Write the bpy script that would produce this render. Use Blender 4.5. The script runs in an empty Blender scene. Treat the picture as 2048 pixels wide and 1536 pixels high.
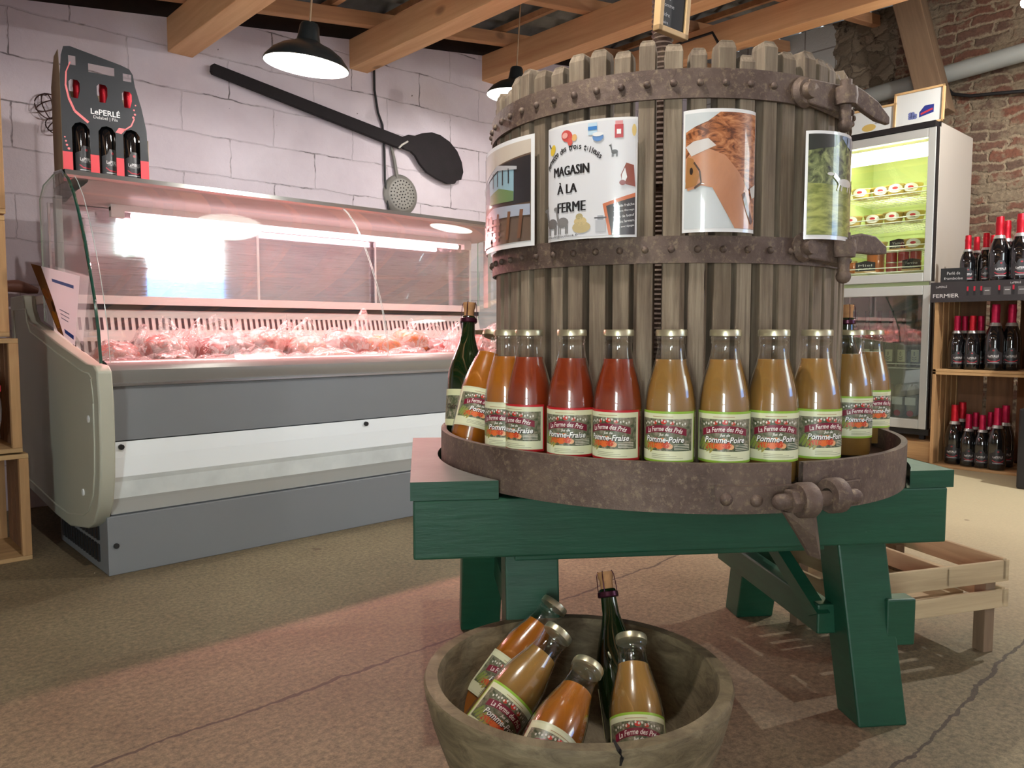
import bpy, bmesh, math, random
from mathutils import Vector, Matrix, Quaternion
from mathutils.geometry import tessellate_polygon
random.seed(7)
PI = math.pi
SC = bpy.context.scene
COL = SC.collection
R = math.radians

# ------------------------------------------------------------------ camera
F = 1538.0; HZ = 662.0; CH = 0.82; YAW = R(47.1)
PITCH = math.atan((768 - HZ) / F)
FW = Vector((math.cos(YAW) * math.cos(PITCH), math.sin(YAW) * math.cos(PITCH), -math.sin(PITCH)))
RT = Vector((math.sin(YAW), -math.cos(YAW), 0)); UP = RT.cross(FW)
CC = Vector((0, 0, CH))
cam_d = bpy.data.cameras.new('camera'); cam = bpy.data.objects.new('camera', cam_d); COL.objects.link(cam)
cam_d.sensor_width = 36; cam_d.lens = F / 2048 * 36; cam_d.clip_start = 0.05
cam.matrix_world = Matrix((RT.to_tuple() + (0,), UP.to_tuple() + (0,), (-FW).to_tuple() + (0,), (0, 0, 0, 1))).transposed()
cam.location = CC
SC.camera = cam
# measured places: where a line of sight meets a known plane of the room
def ray(x, y): return FW + RT * ((x - 1024) / F) - UP * ((y - 768) / F)
def onz(x, y, z): d = ray(x, y); return CC + d * ((z - CH) / d.z)
def ony(x, y, Y): d = ray(x, y); return CC + d * (Y / d.y)
def onx(x, y, X): d = ray(x, y); return CC + d * (X / d.x)
def at(x, y, k): return CC + ray(x, y) * k
def oncyl(x, y, c, r):
    d = ray(x, y); ox, oy = -c[0], -c[1]
    a = d.x * d.x + d.y * d.y; b = 2 * (ox * d.x + oy * d.y); q = ox * ox + oy * oy - r * r
    disc = max(0.0, b * b - 4 * a * q)
    return CC + d * ((-b - math.sqrt(disc)) / (2 * a))

# ------------------------------------------------------------------ view, world
vs = SC.view_settings
SC.display_settings.display_device = 'sRGB'
vs.view_transform = 'Standard'; vs.look = 'None'; vs.gamma = 1; vs.use_curve_mapping = False
vs.exposure = 0.35
W = bpy.data.worlds.new('world'); SC.world = W; W.use_nodes = True
W.node_tree.nodes['Background'].inputs[0].default_value = (0.8, 0.9, 1.0, 1)
W.node_tree.nodes['Background'].inputs[1].default_value = 1.0
# light powers (used by the lamps and windows below)
P_LAMP = 15.0; P_TUBE = 18.0; E_DOOR = 24.0; E_WINDOW = 6.5

# ------------------------------------------------------------------ materials
def lin(c):
    return tuple(((v / 12.92) if v <= 0.04045 else ((v + 0.055) / 1.055) ** 2.4) for v in c)
def S(r, g, b): return lin((r / 255, g / 255, b / 255)) + (1,)
class NT:
    def __init__(s, name):
        s.m = bpy.data.materials.new(name); s.m.use_nodes = True
        s.t = s.m.node_tree; s.t.nodes.clear()
        s.out = s.n('ShaderNodeOutputMaterial')
    def n(s, typ, **kw):
        nd = s.t.nodes.new(typ)
        for k, v in kw.items():
            if k.startswith('i_'):
                key = k[2:]; key = int(key) if key.isdigit() else key.replace('_', ' ')
                nd.inputs[key].default_value = v
            else: setattr(nd, k, v)
        return nd
    def l(s, a, b): s.t.links.new(a, b)
    def coord(s, kind='Object', scale=(1, 1, 1), rnd=False):
        tc = s.n('ShaderNodeTexCoord'); mp = s.n('ShaderNodeMapping'); mp.inputs['Scale'].default_value = scale
        s.l(tc.outputs[kind], mp.inputs['Vector'])
        if rnd:
            oi = s.n('ShaderNodeObjectInfo'); mu = s.n('ShaderNodeMath', operation='MULTIPLY'); mu.inputs[1].default_value = 37.0
            s.l(oi.outputs['Random'], mu.inputs[0]); cb = s.n('ShaderNodeCombineXYZ')
            for i in range(3): s.l(mu.outputs[0], cb.inputs[i])
            s.l(cb.outputs[0], mp.inputs['Location'])
        return mp.outputs[0]
    def noise(s, vec, scale, detail=4, rough=0.55, dist=0):
        n = s.n('ShaderNodeTexNoise'); n.inputs['Scale'].default_value = scale; n.inputs['Detail'].default_value = detail
        n.inputs['Roughness'].default_value = rough; n.inputs['Distortion'].default_value = dist
        s.l(vec, n.inputs['Vector']); return n.outputs['Fac']
    def ramp(s, fac, stops, const=False):
        r = s.n('ShaderNodeValToRGB'); e = r.color_ramp.elements
        if const: r.color_ramp.interpolation = 'CONSTANT'
        while len(e) < len(stops): e.new(0.5)
        for i, (p, c) in enumerate(stops): e[i].position = p; e[i].color = c if len(c) == 4 else tuple(c) + (1,)
        s.l(fac, r.inputs[0]); return r.outputs[0]
    def mix(s, fac, a, b, blend='MIX'):
        m = s.n('ShaderNodeMix', data_type='RGBA', blend_type=blend)
        for sock, v in ((0, fac), (6, a), (7, b)):
            if hasattr(v, 'is_linked'): s.l(v, m.inputs[sock])
            else: m.inputs[sock].default_value = v
        return m.outputs[2]
    def math(s, op, a, b=0.0, c=None):
        m = s.n('ShaderNodeMath', operation=op)
        for i, v in enumerate((a, b) + ((c,) if c is not None else ())):
            if hasattr(v, 'is_linked'): s.l(v, m.inputs[i])
            else: m.inputs[i].default_value = v
        return m.outputs[0]
    def bump(s, h, strength=0.3, dist=0.01):
        b = s.n('ShaderNodeBump'); b.inputs['Strength'].default_value = strength; b.inputs['Distance'].default_value = dist
        s.l(h, b.inputs['Height']); return b.outputs[0]
    def pbr(s, col, rough=0.5, metal=0.0, normal=None, **kw):
        p = s.n('ShaderNodeBsdfPrincipled')
        for sock, v in (('Base Color', col), ('Roughness', rough), ('Metallic', metal)):
            if hasattr(v, 'is_linked'): s.l(v, p.inputs[sock])
            else: p.inputs[sock].default_value = v
        if normal is not None: s.l(normal, p.inputs['Normal'])
        for k, v in kw.items(): p.inputs[k.replace('_', ' ')].default_value = v
        s.l(p.outputs[0], s.out.inputs[0]); return p
MC = {}
def plain(name, c, rough=0.5, metal=0.0, var=0.12, scale=8.0, bump=0.0, **kw):
    if name in MC: return MC[name]
    t = NT(name); v = t.coord(); f = t.noise(v, scale, 5)
    d = tuple(x * (1 - var) for x in c[:3]) + (1,); e = tuple(min(1, x * (1 + var)) for x in c[:3]) + (1,)
    col = t.ramp(f, [(0.3, d), (0.7, e)])
    nm = t.bump(t.noise(v, scale * 6, 4), bump, 0.004) if bump else None
    t.pbr(col, rough, metal, nm, **kw); MC[name] = t.m; return t.m
def wood(name, c1, c2, axis=2, grain=60.0, rough=0.75, bump=0.35, knots=True, dirt=0.0):
    if name in MC: return MC[name]
    t = NT(name); sc = [1, 1, 1]; sc[axis] = 0.06
    v = t.coord('Object', tuple(sc), rnd=True)
    f = t.noise(v, grain, 6, 0.65, 0.4); g = t.noise(v, grain * 0.22, 3, 0.5, 1.2)
    mm = t.math('ADD', t.math('MULTIPLY', f, 0.55), t.math('MULTIPLY', g, 0.45))
    col = t.ramp(mm, [(0.32, c1), (0.62, c2)])
    v2 = t.coord('Object', (1, 1, 1), rnd=True)
    big = t.noise(v2, 3.0, 3)
    col = t.mix(t.math('MULTIPLY', big, 0.5), col, tuple(x * 0.72 for x in c2[:3]) + (1,))
    if knots:
        vo = t.n('ShaderNodeTexVoronoi'); sc3 = [5, 5, 5]; sc3[axis] = 2.6
        t.l(t.coord('Object', tuple(sc3), rnd=True), vo.inputs['Vector']); vo.inputs['Scale'].default_value = 1.0
        k = t.ramp(vo.outputs['Distance'], [(0.06, (1, 1, 1, 1)), (0.14, (0, 0, 0, 1))])
        col = t.mix(t.math('MULTIPLY', k, 0.6), col, tuple(x * 0.3 for x in c1[:3]) + (1,))
    t.pbr(col, rough, 0, t.bump(f, bump, 0.003)); MC[name] = t.m; return t.m
def emit(name, c, st):
    t = NT(name); e = t.n('ShaderNodeEmission'); e.inputs[0].default_value = c; e.inputs[1].default_value = st
    t.l(e.outputs[0], t.out.inputs[0]); return t.m
def clear(name, tint=(1, 1, 1, 1), base=0.04, edge=0.9, rough=0.01, bump=0.0, bscale=20):
    t = NT(name); tr = t.n('ShaderNodeBsdfTransparent'); tr.inputs[0].default_value = tint
    gl = t.n('ShaderNodeBsdfGlossy'); gl.inputs['Roughness'].default_value = rough; gl.inputs[0].default_value = (1, 1, 1, 1)
    lw = t.n('ShaderNodeLayerWeight'); lw.inputs[0].default_value = 0.5
    pw = t.math('POWER', lw.outputs['Facing'], 4.0)
    fac = t.math('ADD', t.math('MULTIPLY', pw, edge - base), base)
    if bump:
        nm = t.bump(t.noise(t.coord(rnd=True), bscale, 5, 0.6, 1.5), bump, 0.02); t.l(nm, gl.inputs['Normal']); t.l(nm, lw.inputs['Normal'])
    mx = t.n('ShaderNodeMixShader'); t.l(fac, mx.inputs[0]); t.l(tr.outputs[0], mx.inputs[1]); t.l(gl.outputs[0], mx.inputs[2])
    t.l(mx.outputs[0], t.out.inputs[0]); return t.m
def printed(name, rough=0.35, coat=0.0):
    t = NT(name); a = t.n('ShaderNodeVertexColor'); a.layer_name = 'Col'
    p = t.pbr((1, 1, 1, 1), rough, 0, None, Coat_Weight=coat, Coat_Roughness=0.03)
    t.l(a.outputs[0], p.inputs['Base Color']); return t.m
def photo(name, stops, scale, rough=0.35, coat=0.0, dist=1.0, sc=(1, 1, 1)):
    t = NT(name); f = t.noise(t.coord('Object', sc), scale, 6, 0.6, dist)
    t.pbr(t.ramp(f, stops), rough, 0, None, Coat_Weight=coat, Coat_Roughness=0.03); return t.m

# ------------------------------------------------------------------ mesh builder
class MB:
    def __init__(s): s.v = []; s.f = []; s.mi = []; s.c = []
    def add(s, vs_, fs, mi=0, col=(1, 1, 1, 1), M=None):
        o = len(s.v)
        for p in vs_:
            p = Vector(p); s.v.append(M @ p if M is not None else p)
        for f in fs: s.f.append(tuple(i + o for i in f)); s.mi.append(mi); s.c.append(col)
        return s
    def box(s, a, b, mi=0, col=(1, 1, 1, 1), M=None):
        x0, y0, z0 = (min(a[i], b[i]) for i in range(3)); x1, y1, z1 = (max(a[i], b[i]) for i in range(3))
        v = [(x0, y0, z0), (x1, y0, z0), (x1, y1, z0), (x0, y1, z0), (x0, y0, z1), (x1, y0, z1), (x1, y1, z1), (x0, y1, z1)]
        return s.add(v, [(0, 3, 2, 1), (4, 5, 6, 7), (0, 1, 5, 4), (1, 2, 6, 5), (2, 3, 7, 6), (3, 0, 4, 7)], mi, col, M)
    def hexa(s, bot, top, mi=0, M=None):   # two quads (same winding, counter-clockwise from above)
        return s.add(list(bot) + list(top), [(0, 3, 2, 1), (4, 5, 6, 7), (0, 1, 5, 4), (1, 2, 6, 5), (2, 3, 7, 6), (3, 0, 4, 7)], mi, M=M)
    def lathe(s, prof, n=32, mi=0, M=None, cap0=False, cap1=False, a0=0.0, a1=2 * PI):
        full = abs(a1 - a0 - 2 * PI) < 1e-6; m = n if full else n + 1
        v = [(r * math.cos(a0 + (a1 - a0) * k / n), r * math.sin(a0 + (a1 - a0) * k / n), z) for r, z in prof for k in range(m)]
        f = []
        for i in range(len(prof) - 1):
            for k in range(n):
                k2 = (k + 1) % m; f.append((i * m + k, i * m + k2, (i + 1) * m + k2, (i + 1) * m + k))
        if cap0: f.append(tuple(range(m))[::-1])
        if cap1: f.append(tuple((len(prof) - 1) * m + k for k in range(m)))
        return s.add(v, f, mi, M=M)
    def cyl(s, p0, p1, r0, r1=None, n=16, mi=0, cap=True):
        p0 = Vector(p0); p1 = Vector(p1); d = p1 - p0; r1 = r0 if r1 is None else r1
        M = Matrix.Translation(p0) @ d.to_track_quat('Z', 'Y').to_matrix().to_4x4()
        return s.lathe([(r0, 0), (r1, d.length)], n, mi, M, cap, cap)
    def tube(s, pts, r, n=8, mi=0, closed=False):
        pts = [Vector(p) for p in pts]; L = len(pts); v = []; f = []
        ref = Vector((0.13, 0.31, 0.94)).normalized()
        for i, p in enumerate(pts):
            a = pts[(i - 1) % L] if (closed or i) else p; b = pts[(i + 1) % L] if (closed or i < L - 1) else p
            d = (b - a).normalized(); x = d.cross(ref)
            if x.length < 1e-3: x = d.cross(Vector((1, 0, 0)))
            x.normalize(); y = d.cross(x)
            rr = r[i] if isinstance(r, (list, tuple)) else r
            for k in range(n): v.append(p + x * rr * math.cos(2 * PI * k / n) + y * rr * math.sin(2 * PI * k / n))
        for i in range(L if closed else L - 1):
            j = (i + 1) % L
            for k in range(n): f.append((i * n + k, j * n + k, j * n + (k + 1) % n, i * n + (k + 1) % n))
        if not closed: f.append(tuple(range(n))); f.append(tuple((L - 1) * n + k for k in range(n))[::-1])
        return s.add(v, f, mi)
    def prism(s, poly, h0, h1, mi=0, M=None, holes=(), col=(1, 1, 1, 1)):   # poly in xy, extruded in z
        loops = [[Vector((p[0], p[1], 0)) for p in poly]] + [[Vector((p[0], p[1], 0)) for p in h] for h in holes]
        tris = tessellate_polygon(loops); flat = [p for l_ in loops for p in l_]; n = len(flat)
        v = [(p.x, p.y, h0) for p in flat] + [(p.x, p.y, h1) for p in flat]; f = []
        for t in tris:
            a, b, c = (flat[i] for i in t)
            if (b - a).cross(c - a).z < 0: t = t[::-1]
            f.append(tuple(i + n for i in t)); f.append(tuple(t)[::-1])
        o = 0
        for l_ in loops:
            m = len(l_)
            for i in range(m): j = (i + 1) % m; f.append((o + i, o + j, o + j + n, o + i + n))
            o += m
        return s.add(v, f, mi, col, M)
    def ball(s, c, r, mi=0, nu=12, nv=8, sc=(1, 1, 1), M=None):
        pr = [(r * math.sin(PI * i / nv) + 1e-5, -r * math.cos(PI * i / nv)) for i in range(nv + 1)]
        T = Matrix.Translation(c) @ Matrix.Diagonal((sc[0], sc[1], sc[2], 1))
        return s.lathe(pr, nu, mi, (M @ T) if M is not None else T)
    def obj(s, name, mats, parent=None, smooth=False, bevel=0.0, loc=None, auto=True):
        me = bpy.data.meshes.new(name); me.from_pydata([tuple(p) for p in s.v], [], s.f)
        for m in (mats if isinstance(mats, (list, tuple)) else [mats]): me.materials.append(m)
        me.polygons.foreach_set('material_index', s.mi)
        if any(c != (1, 1, 1, 1) for c in s.c):
            ca = me.color_attributes.new('Col', 'FLOAT_COLOR', 'CORNER'); data = []
            for i, f in enumerate(s.f): data += list(s.c[i]) * len(f)
            ca.data.foreach_set('color', data)
        bm = bmesh.new(); bm.from_mesh(me)
        if not s.__dict__.get('keep'): bmesh.ops.recalc_face_normals(bm, faces=bm.faces)
        bm.to_mesh(me); bm.free()
        if smooth:
            me.polygons.foreach_set('use_smooth', [True] * len(me.polygons))
            if auto: me.set_sharp_from_angle(angle=R(38))
        o = bpy.data.objects.new(name, me); COL.objects.link(o)
        if parent is not None: o.parent = parent
        if loc is not None: o.location = loc
        if bevel:
            b = o.modifiers.new('bevel', 'BEVEL'); b.width = bevel; b.segments = 2; b.limit_method = 'ANGLE'; b.angle_limit = R(40)
        return o
def tag(o, label=None, cat=None, group=None, kind=None):
    if label:
        o['label'] = label
        if len(label.split()) > 16: print('LONG', len(label.split()), label)
    if cat: o['category'] = cat
    if group: o['group'] = group
    if kind: o['kind'] = kind
    return o
def empty(name, loc=(0, 0, 0), rz=0.0):
    o = bpy.data.objects.new(name, None); COL.objects.link(o); o.location = loc; o.rotation_euler = (0, 0, rz); o.empty_display_size = 0.05
    return o
def copy_tree(o, parent=None):
    c = o.copy(); COL.objects.link(c)
    if parent is not None: c.parent = parent
    for ch in list(o.children): copy_tree(ch, c)
    return c
def struct(o): o['kind'] = 'structure'; return o

# ------------------------------------------------------------------ flat art (labels, posters, signs)
TXT = {}
def text2d(s_, bold=0.0, shear=0.0):
    key = (s_, bold, shear)
    if key not in TXT:
        cu = bpy.data.curves.new('t', 'FONT'); cu.body = s_; cu.size = 1; cu.offset = bold; cu.shear = shear; cu.resolution_u = 2
        o = bpy.data.objects.new('t', cu); COL.objects.link(o)
        dg = bpy.context.evaluated_depsgraph_get(); dg.update()
        me = bpy.data.meshes.new_from_object(o.evaluated_get(dg))
        v = [(p.co.x, p.co.y) for p in me.vertices]; f = [tuple(p.vertices) for p in me.polygons]
        bpy.data.objects.remove(o); bpy.data.curves.remove(cu); bpy.data.meshes.remove(me)
        x0 = min(p[0] for p in v); x1 = max(p[0] for p in v); y0 = min(p[1] for p in v); y1 = max(p[1] for p in v)
        TXT[key] = ([(p[0] - x0, p[1] - y0) for p in v], f, x1 - x0, y1 - y0)
    return TXT[key]
class Art:
    def heavy(s, t, cx, cy, d=.005, **kw):
        for dx in (-d, 0, d): s.text(t, cx + dx, cy, **kw)
        return s
    """2-D layers (u right, v up, metres) mapped on any surface f(u, v, layer) -> 3-D point"""
    def __init__(s): s.L = []      # (verts, faces, colour, layer, mat)
    def poly(s, pts, col, layer=1, mi=0, holes=()):
        loops = [[Vector((p[0], p[1], 0)) for p in pts]] + [[Vector((p[0], p[1], 0)) for p in h] for h in holes]
        flat = [p for l_ in loops for p in l_]; t = tessellate_polygon(loops)
        s.L.append(([(p.x, p.y) for p in flat], [tuple(x) for x in t], col, layer, mi)); return s
    def rect(s, x0, y0, x1, y1, col, layer=1, mi=0): return s.poly([(x0, y0), (x1, y0), (x1, y1), (x0, y1)], col, layer, mi)
    def ell(s, x, y, a, b, col, layer=1, n=14, rot=0.0, mi=0):
        c, sn = math.cos(rot), math.sin(rot)
        return s.poly([(x + a * math.cos(2 * PI * k / n) * c - b * math.sin(2 * PI * k / n) * sn, y + a * math.cos(2 * PI * k / n) * sn + b * math.sin(2 * PI * k / n) * c) for k in range(n)], col, layer, mi)
    def line(s, pts, w, col, layer=1, mi=0):
        for a, b in zip(pts, pts[1:]):
            dx, dy = b[0] - a[0], b[1] - a[1]; L = math.hypot(dx, dy) or 1; nx, ny = -dy / L * w / 2, dx / L * w / 2
            s.poly([(a[0] + nx, a[1] + ny), (a[0] - nx, a[1] - ny), (b[0] - nx, b[1] - ny), (b[0] + nx, b[1] + ny)], col, layer, mi)
        return s
    def text(s, t, cx, cy, h=None, w=None, col=(0, 0, 0, 1), bold=0.0, shear=0.0, layer=3, arc=0.0, rot=0.0, left=False, mi=0):
        v, f, tw, th = text2d(t, bold, shear)
        k = (h / th) if h else w / tw
        kx = (w / tw) if w else k
        out = []
        for x, y in v:
            X = (x if left else x - tw / 2) * kx; Y = (y - th / 2) * k
            if arc: a = X / arc; X2 = math.sin(a) * (arc + Y); Y2 = math.cos(a) * (arc + Y) - arc; X, Y = X2, Y2
            out.append((cx + X * math.cos(rot) - Y * math.sin(rot), cy + X * math.sin(rot) + Y * math.cos(rot)))
        s.L.append((out, f, col, layer, mi)); return s
    def build(s, f, name, mats, parent=None, maxlen=0.02, smooth=True, eps=0.0002):
        bm = bmesh.new(); cl = bm.loops.layers.float_color.new('Col')
        for v, fs, col, layer, mi in s.L:
            b2 = bmesh.new(); vv = [b2.verts.new((p[0], p[1], 0)) for p in v]
            for q in fs:
                if len(set(q)) < 3: continue
                try: b2.faces.new([vv[i] for i in q])
                except ValueError: pass
            for _ in range(7):
                e = [x for x in b2.edges if abs(x.verts[0].co.x - x.verts[1].co.x) > maxlen]
                if not e: break
                bmesh.ops.subdivide_edges(b2, edges=e, cuts=1); bmesh.ops.triangulate(b2, faces=[q for q in b2.faces if len(q.verts) > 3])
            for q in b2.faces:
                if q.normal.z < 0: q.normal_flip()
            m = {x: bm.verts.new(f(x.co.x, x.co.y, layer * eps)) for x in b2.verts}
            for q in b2.faces:
                try: nf = bm.faces.new([m[x] for x in q.verts])
                except ValueError: continue
                nf.material_index = mi; nf.smooth = smooth
                for lp in nf.loops: lp[cl] = col
            b2.free()
        me = bpy.data.meshes.new(name); bm.to_mesh(me); bm.free()
        for m_ in (mats if isinstance(mats, (list, tuple)) else [mats]): me.materials.append(m_)
        o = bpy.data.objects.new(name, me); COL.objects.link(o)
        if parent is not None: o.parent = parent
        return o
M_PRINT = printed('printed_paper', 0.4)
M_LAMIN = printed('laminated_print', 0.3, 1.0)

# ================================================================== ROOM
YW = 4.10      # white block wall
XB = 5.95      # brick wall
XL = -2.8; YF = -2.4
def ztop(x): return 2.30 + 0.147 * (x - 0.80)
# floor
t = NT('concrete'); v = t.coord()
n1 = t.noise(v, 0.9, 5, 0.6); n2 = t.noise(v, 70, 8, 0.85); n3 = t.noise(v, 6.5, 5, 0.65)
col = t.ramp(n1, [(0.35, S(104, 93, 70)), (0.62, S(144, 132, 104))])
col = t.mix(t.math('MULTIPLY', n3, 0.55), col, S(122, 104, 82))
spk = t.ramp(n2, [(0.36, (.12, .11, .10, 1)), (0.5, (0.46, 0.46, 0.46, 1)), (0.64, (0.85, 0.83, 0.8, 1))])
col = t.mix(0.75, col, spk, 'OVERLAY')
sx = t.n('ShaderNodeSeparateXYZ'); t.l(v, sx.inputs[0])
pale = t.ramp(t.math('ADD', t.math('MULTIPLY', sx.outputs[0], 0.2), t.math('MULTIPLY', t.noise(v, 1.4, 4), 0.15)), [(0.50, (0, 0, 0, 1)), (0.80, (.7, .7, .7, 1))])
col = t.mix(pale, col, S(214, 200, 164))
wob = t.math('MULTIPLY', t.math('SUBTRACT', t.noise(v, 3.2, 5, 0.65), 0.5), 0.10)
crk = None
for (x0, y0, x1, y1, xa, xb) in ((0.367, 1.561, 2.127, 1.600, -0.6, 3.0), (1.2, 0.53, 3.4, 0.52, 1.2, 5.5)):
    sl = (y1 - y0) / (x1 - x0)
    ly = t.math('ADD', t.math('MULTIPLY', t.math('SUBTRACT', sx.outputs[0], x0), sl), y0)
    d = t.math('ABSOLUTE', t.math('ADD', t.math('SUBTRACT', sx.outputs[1], ly), wob))
    k = t.math('LESS_THAN', d, t.math('MULTIPLY', t.noise(v, 8, 3), 0.0085))
    k = t.math('MULTIPLY', k, t.math('GREATER_THAN', sx.outputs[0], xa))
    crk = k if crk is None else t.math('MAXIMUM', crk, k)
col = t.mix(t.math('MULTIPLY', crk, 0.75), col, S(52, 40, 34))
pit = t.ramp(t.noise(v, 9, 2, 0.4, 0.2), [(0.215, (1, 1, 1, 1)), (0.24, (0, 0, 0, 1))])
col = t.mix(t.math('MULTIPLY', pit, 0.6), col, S(90, 62, 50))
hh = t.math('SUBTRACT', t.math('MULTIPLY', n2, 0.5), t.math('MULTIPLY', crk, 1.5))
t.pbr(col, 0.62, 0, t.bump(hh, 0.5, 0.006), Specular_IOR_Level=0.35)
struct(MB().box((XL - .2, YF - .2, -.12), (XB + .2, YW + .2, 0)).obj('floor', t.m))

def wallcoord(t, ax):
    tc = t.n('ShaderNodeTexCoord'); sx = t.n('ShaderNodeSeparateXYZ'); t.l(tc.outputs['Object'], sx.inputs[0])
    cb = t.n('ShaderNodeCombineXYZ'); t.l(sx.outputs[ax], cb.inputs[0]); t.l(sx.outputs[2], cb.inputs[1]); return cb.outputs[0], sx, tc.outputs['Object']
def white_block(name, ax):
    t = NT(name); uv, sx, ob = wallcoord(t, ax)
    nz = t.noise(ob, 7, 5); ds = t.n('ShaderNodeVectorMath', operation='ADD'); cb = t.n('ShaderNodeCombineXYZ')
    t.l(t.math('MULTIPLY', t.math('SUBTRACT', nz, .5), 0.035), cb.inputs[1]); t.l(t.math('MULTIPLY', t.math('SUBTRACT', t.noise(ob, 11, 4), .5), 0.03), cb.inputs[0])
    t.l(uv, ds.inputs[0]); t.l(cb.outputs[0], ds.inputs[1])
    br = t.n('ShaderNodeTexBrick'); t.l(ds.outputs[0], br.inputs['Vector']); br.inputs['Scale'].default_value = 1.0
    br.inputs['Brick Width'].default_value = 0.50; br.inputs['Row Height'].default_value = 0.205; br.inputs['Mortar Size'].default_value = 0.0045; br.inputs['Mortar Smooth'].default_value = 0.6
    br.inputs['Color1'].default_value = (1, 1, 1, 1); br.inputs['Color2'].default_value = (.9, .9, .9, 1); br.inputs['Mortar'].default_value = (0, 0, 0, 1)
    base = t.ramp(t.noise(ob, 2.2, 5, .6), [(0.3, S(206, 192, 200)), (0.7, S(224, 212, 219))])  # lilac tint: pink glow of the counter light put into the white paint
    gaps = t.ramp(t.noise(ob, 4.2, 4, .7), [(0.50, (0, 0, 0, 1)), (0.60, (1, 1, 1, 1))])
    dark = t.math('MULTIPLY', br.outputs['Fac'], t.math('ADD', t.math('MULTIPLY', gaps, 0.62), 0.10))
    col = t.mix(dark, base, S(60, 48, 44))
    chips = t.ramp(t.noise(ob, 13, 4, .75), [(0.275, (1, 1, 1, 1)), (0.29, (0, 0, 0, 1))])
    col = t.mix(t.math('MULTIPLY', chips, 0.8), col, S(70, 58, 52))
    h = t.math('SUBTRACT', t.math('MULTIPLY', t.noise(ob, 30, 6, .7), .4), t.math('MULTIPLY', br.outputs['Fac'], 1.2))
    t.pbr(col, 0.75, 0, t.bump(h, 0.55, 0.012)); return t.m
M_WB = white_block('white_painted_blocks', 0)
# back wall with a raking top that follows the roof
mb = MB()
xs = [XL, 0.8, XB]
mb.add([(XL, YW, 0), (XB, YW, 0), (XB, YW, ztop(XB)), (XL, YW, ztop(XL)), (XL, YW + .2, 0), (XB, YW + .2, 0), (XB, YW + .2, ztop(XB)), (XL, YW + .2, ztop(XL))],
       [(0, 1, 2, 3), (7, 6, 5, 4), (3, 2, 6, 7), (0, 4, 5, 1), (1, 5, 6, 2), (0, 3, 7, 4)])
struct(mb.obj('wall_back', M_WB))

# brick wall: bricks, rough stone zone, white painted patch
t = NT('old_brick'); uv, sx, ob = wallcoord(t, 1)
ds = t.n('ShaderNodeVectorMath', operation='ADD'); cb = t.n('ShaderNodeCombineXYZ')
t.l(t.math('MULTIPLY', t.math('SUBTRACT', t.noise(ob, 7, 5, .65), .5), 0.10), cb.inputs[1]); t.l(t.math('MULTIPLY', t.math('SUBTRACT', t.noise(ob, 9, 5, .65), .5), 0.13), cb.inputs[0])
t.l(uv, ds.inputs[0]); t.l(cb.outputs[0], ds.inputs[1])
br = t.n('ShaderNodeTexBrick'); t.l(ds.outputs[0], br.inputs['Vector']); br.inputs['Scale'].default_value = 1.0
br.inputs['Brick Width'].default_value = 0.225; br.inputs['Row Height'].default_value = 0.070; br.inputs['Mortar Size'].default_value = 0.015; br.inputs['Mortar Smooth'].default_value = 0.8
br.inputs['Color1'].default_value = S(146, 92, 72); br.inputs['Color2'].default_value = S(118, 94, 80); br.inputs['Mortar'].default_value = S(184, 166, 138); br.inputs['Bias'].default_value = 0.0
bc = t.mix(t.ramp(t.noise(ob, 6, 5, .7), [(0.47, (0, 0, 0, 1)), (0.56, (1, 1, 1, 1))]), br.outputs['Color'], S(168, 150, 124))
bc = t.mix(t.math('MULTIPLY', t.noise(ob, 24, 5, .7), 0.6), bc, S(84, 68, 56))
bc = t.mix(0.55, bc, t.ramp(t.noise(ob, 55, 6, .8), [(0.3, (.15, .13, .12, 1)), (0.5, (.5, .5, .5, 1)), (0.7, (.85, .82, .78, 1))]), 'OVERLAY')
vo = t.n('ShaderNodeTexVoronoi', feature='DISTANCE_TO_EDGE'); vo.inputs['Scale'].default_value = 9.5; t.l(ds.outputs[0], vo.inputs['Vector'])
vc = t.n('ShaderNodeTexVoronoi'); vc.inputs['Scale'].default_value = 9.5; t.l(ds.outputs[0], vc.inputs['Vector'])
st = t.mix(t.ramp(vc.outputs['Color'], [(0.2, (0, 0, 0, 1)), (0.8, (1, 1, 1, 1))]), S(112, 98, 80), S(176, 160, 138))
st = t.mix(t.ramp(vo.outputs['Distance'], [(0.0, (1, 1, 1, 1)), (0.06, (0, 0, 0, 1))]), st, S(84, 72, 60))
st = t.mix(t.math('MULTIPLY', t.noise(ob, 17, 6, .75), .8), st, S(150, 136, 116)); st = t.mix(t.ramp(t.noise(ob, 10, 5, .7), [(0.36, (1, 1, 1, 1)), (0.44, (0, 0, 0, 1))]), st, S(72, 60, 50))
wy = t.math('ADD', sx.outputs[1], t.math('MULTIPLY', t.math('SUBTRACT', t.noise(ob, 9, 3), .5), .12))
wz = t.math('ADD', sx.outputs[2], t.math('MULTIPLY', t.math('SUBTRACT', t.noise(ob, 7, 3), .5), .14))
stone = t.math('MULTIPLY', t.math('GREATER_THAN', wy, 2.30), t.math('GREATER_THAN', wz, 2.62))
white = t.math('MULTIPLY', t.math('GREATER_THAN', wy, 2.76), t.math('GREATER_THAN', wz, 2.70))
wl = t.n('ShaderNodeTexBrick'); t.l(uv, wl.inputs['Vector']); wl.inputs['Scale'].default_value = 1; wl.inputs['Brick Width'].default_value = .5; wl.inputs['Row Height'].default_value = .2; wl.inputs['Mortar Size'].default_value = .006
wl.inputs['Color1'].default_value = S(206, 206, 200); wl.inputs['Color2'].default_value = S(200, 200, 196); wl.inputs['Mortar'].default_value = S(150, 145, 138)
cc = t.mix(stone, bc, st); cc = t.mix(white, cc, wl.outputs['Color'])
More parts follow.
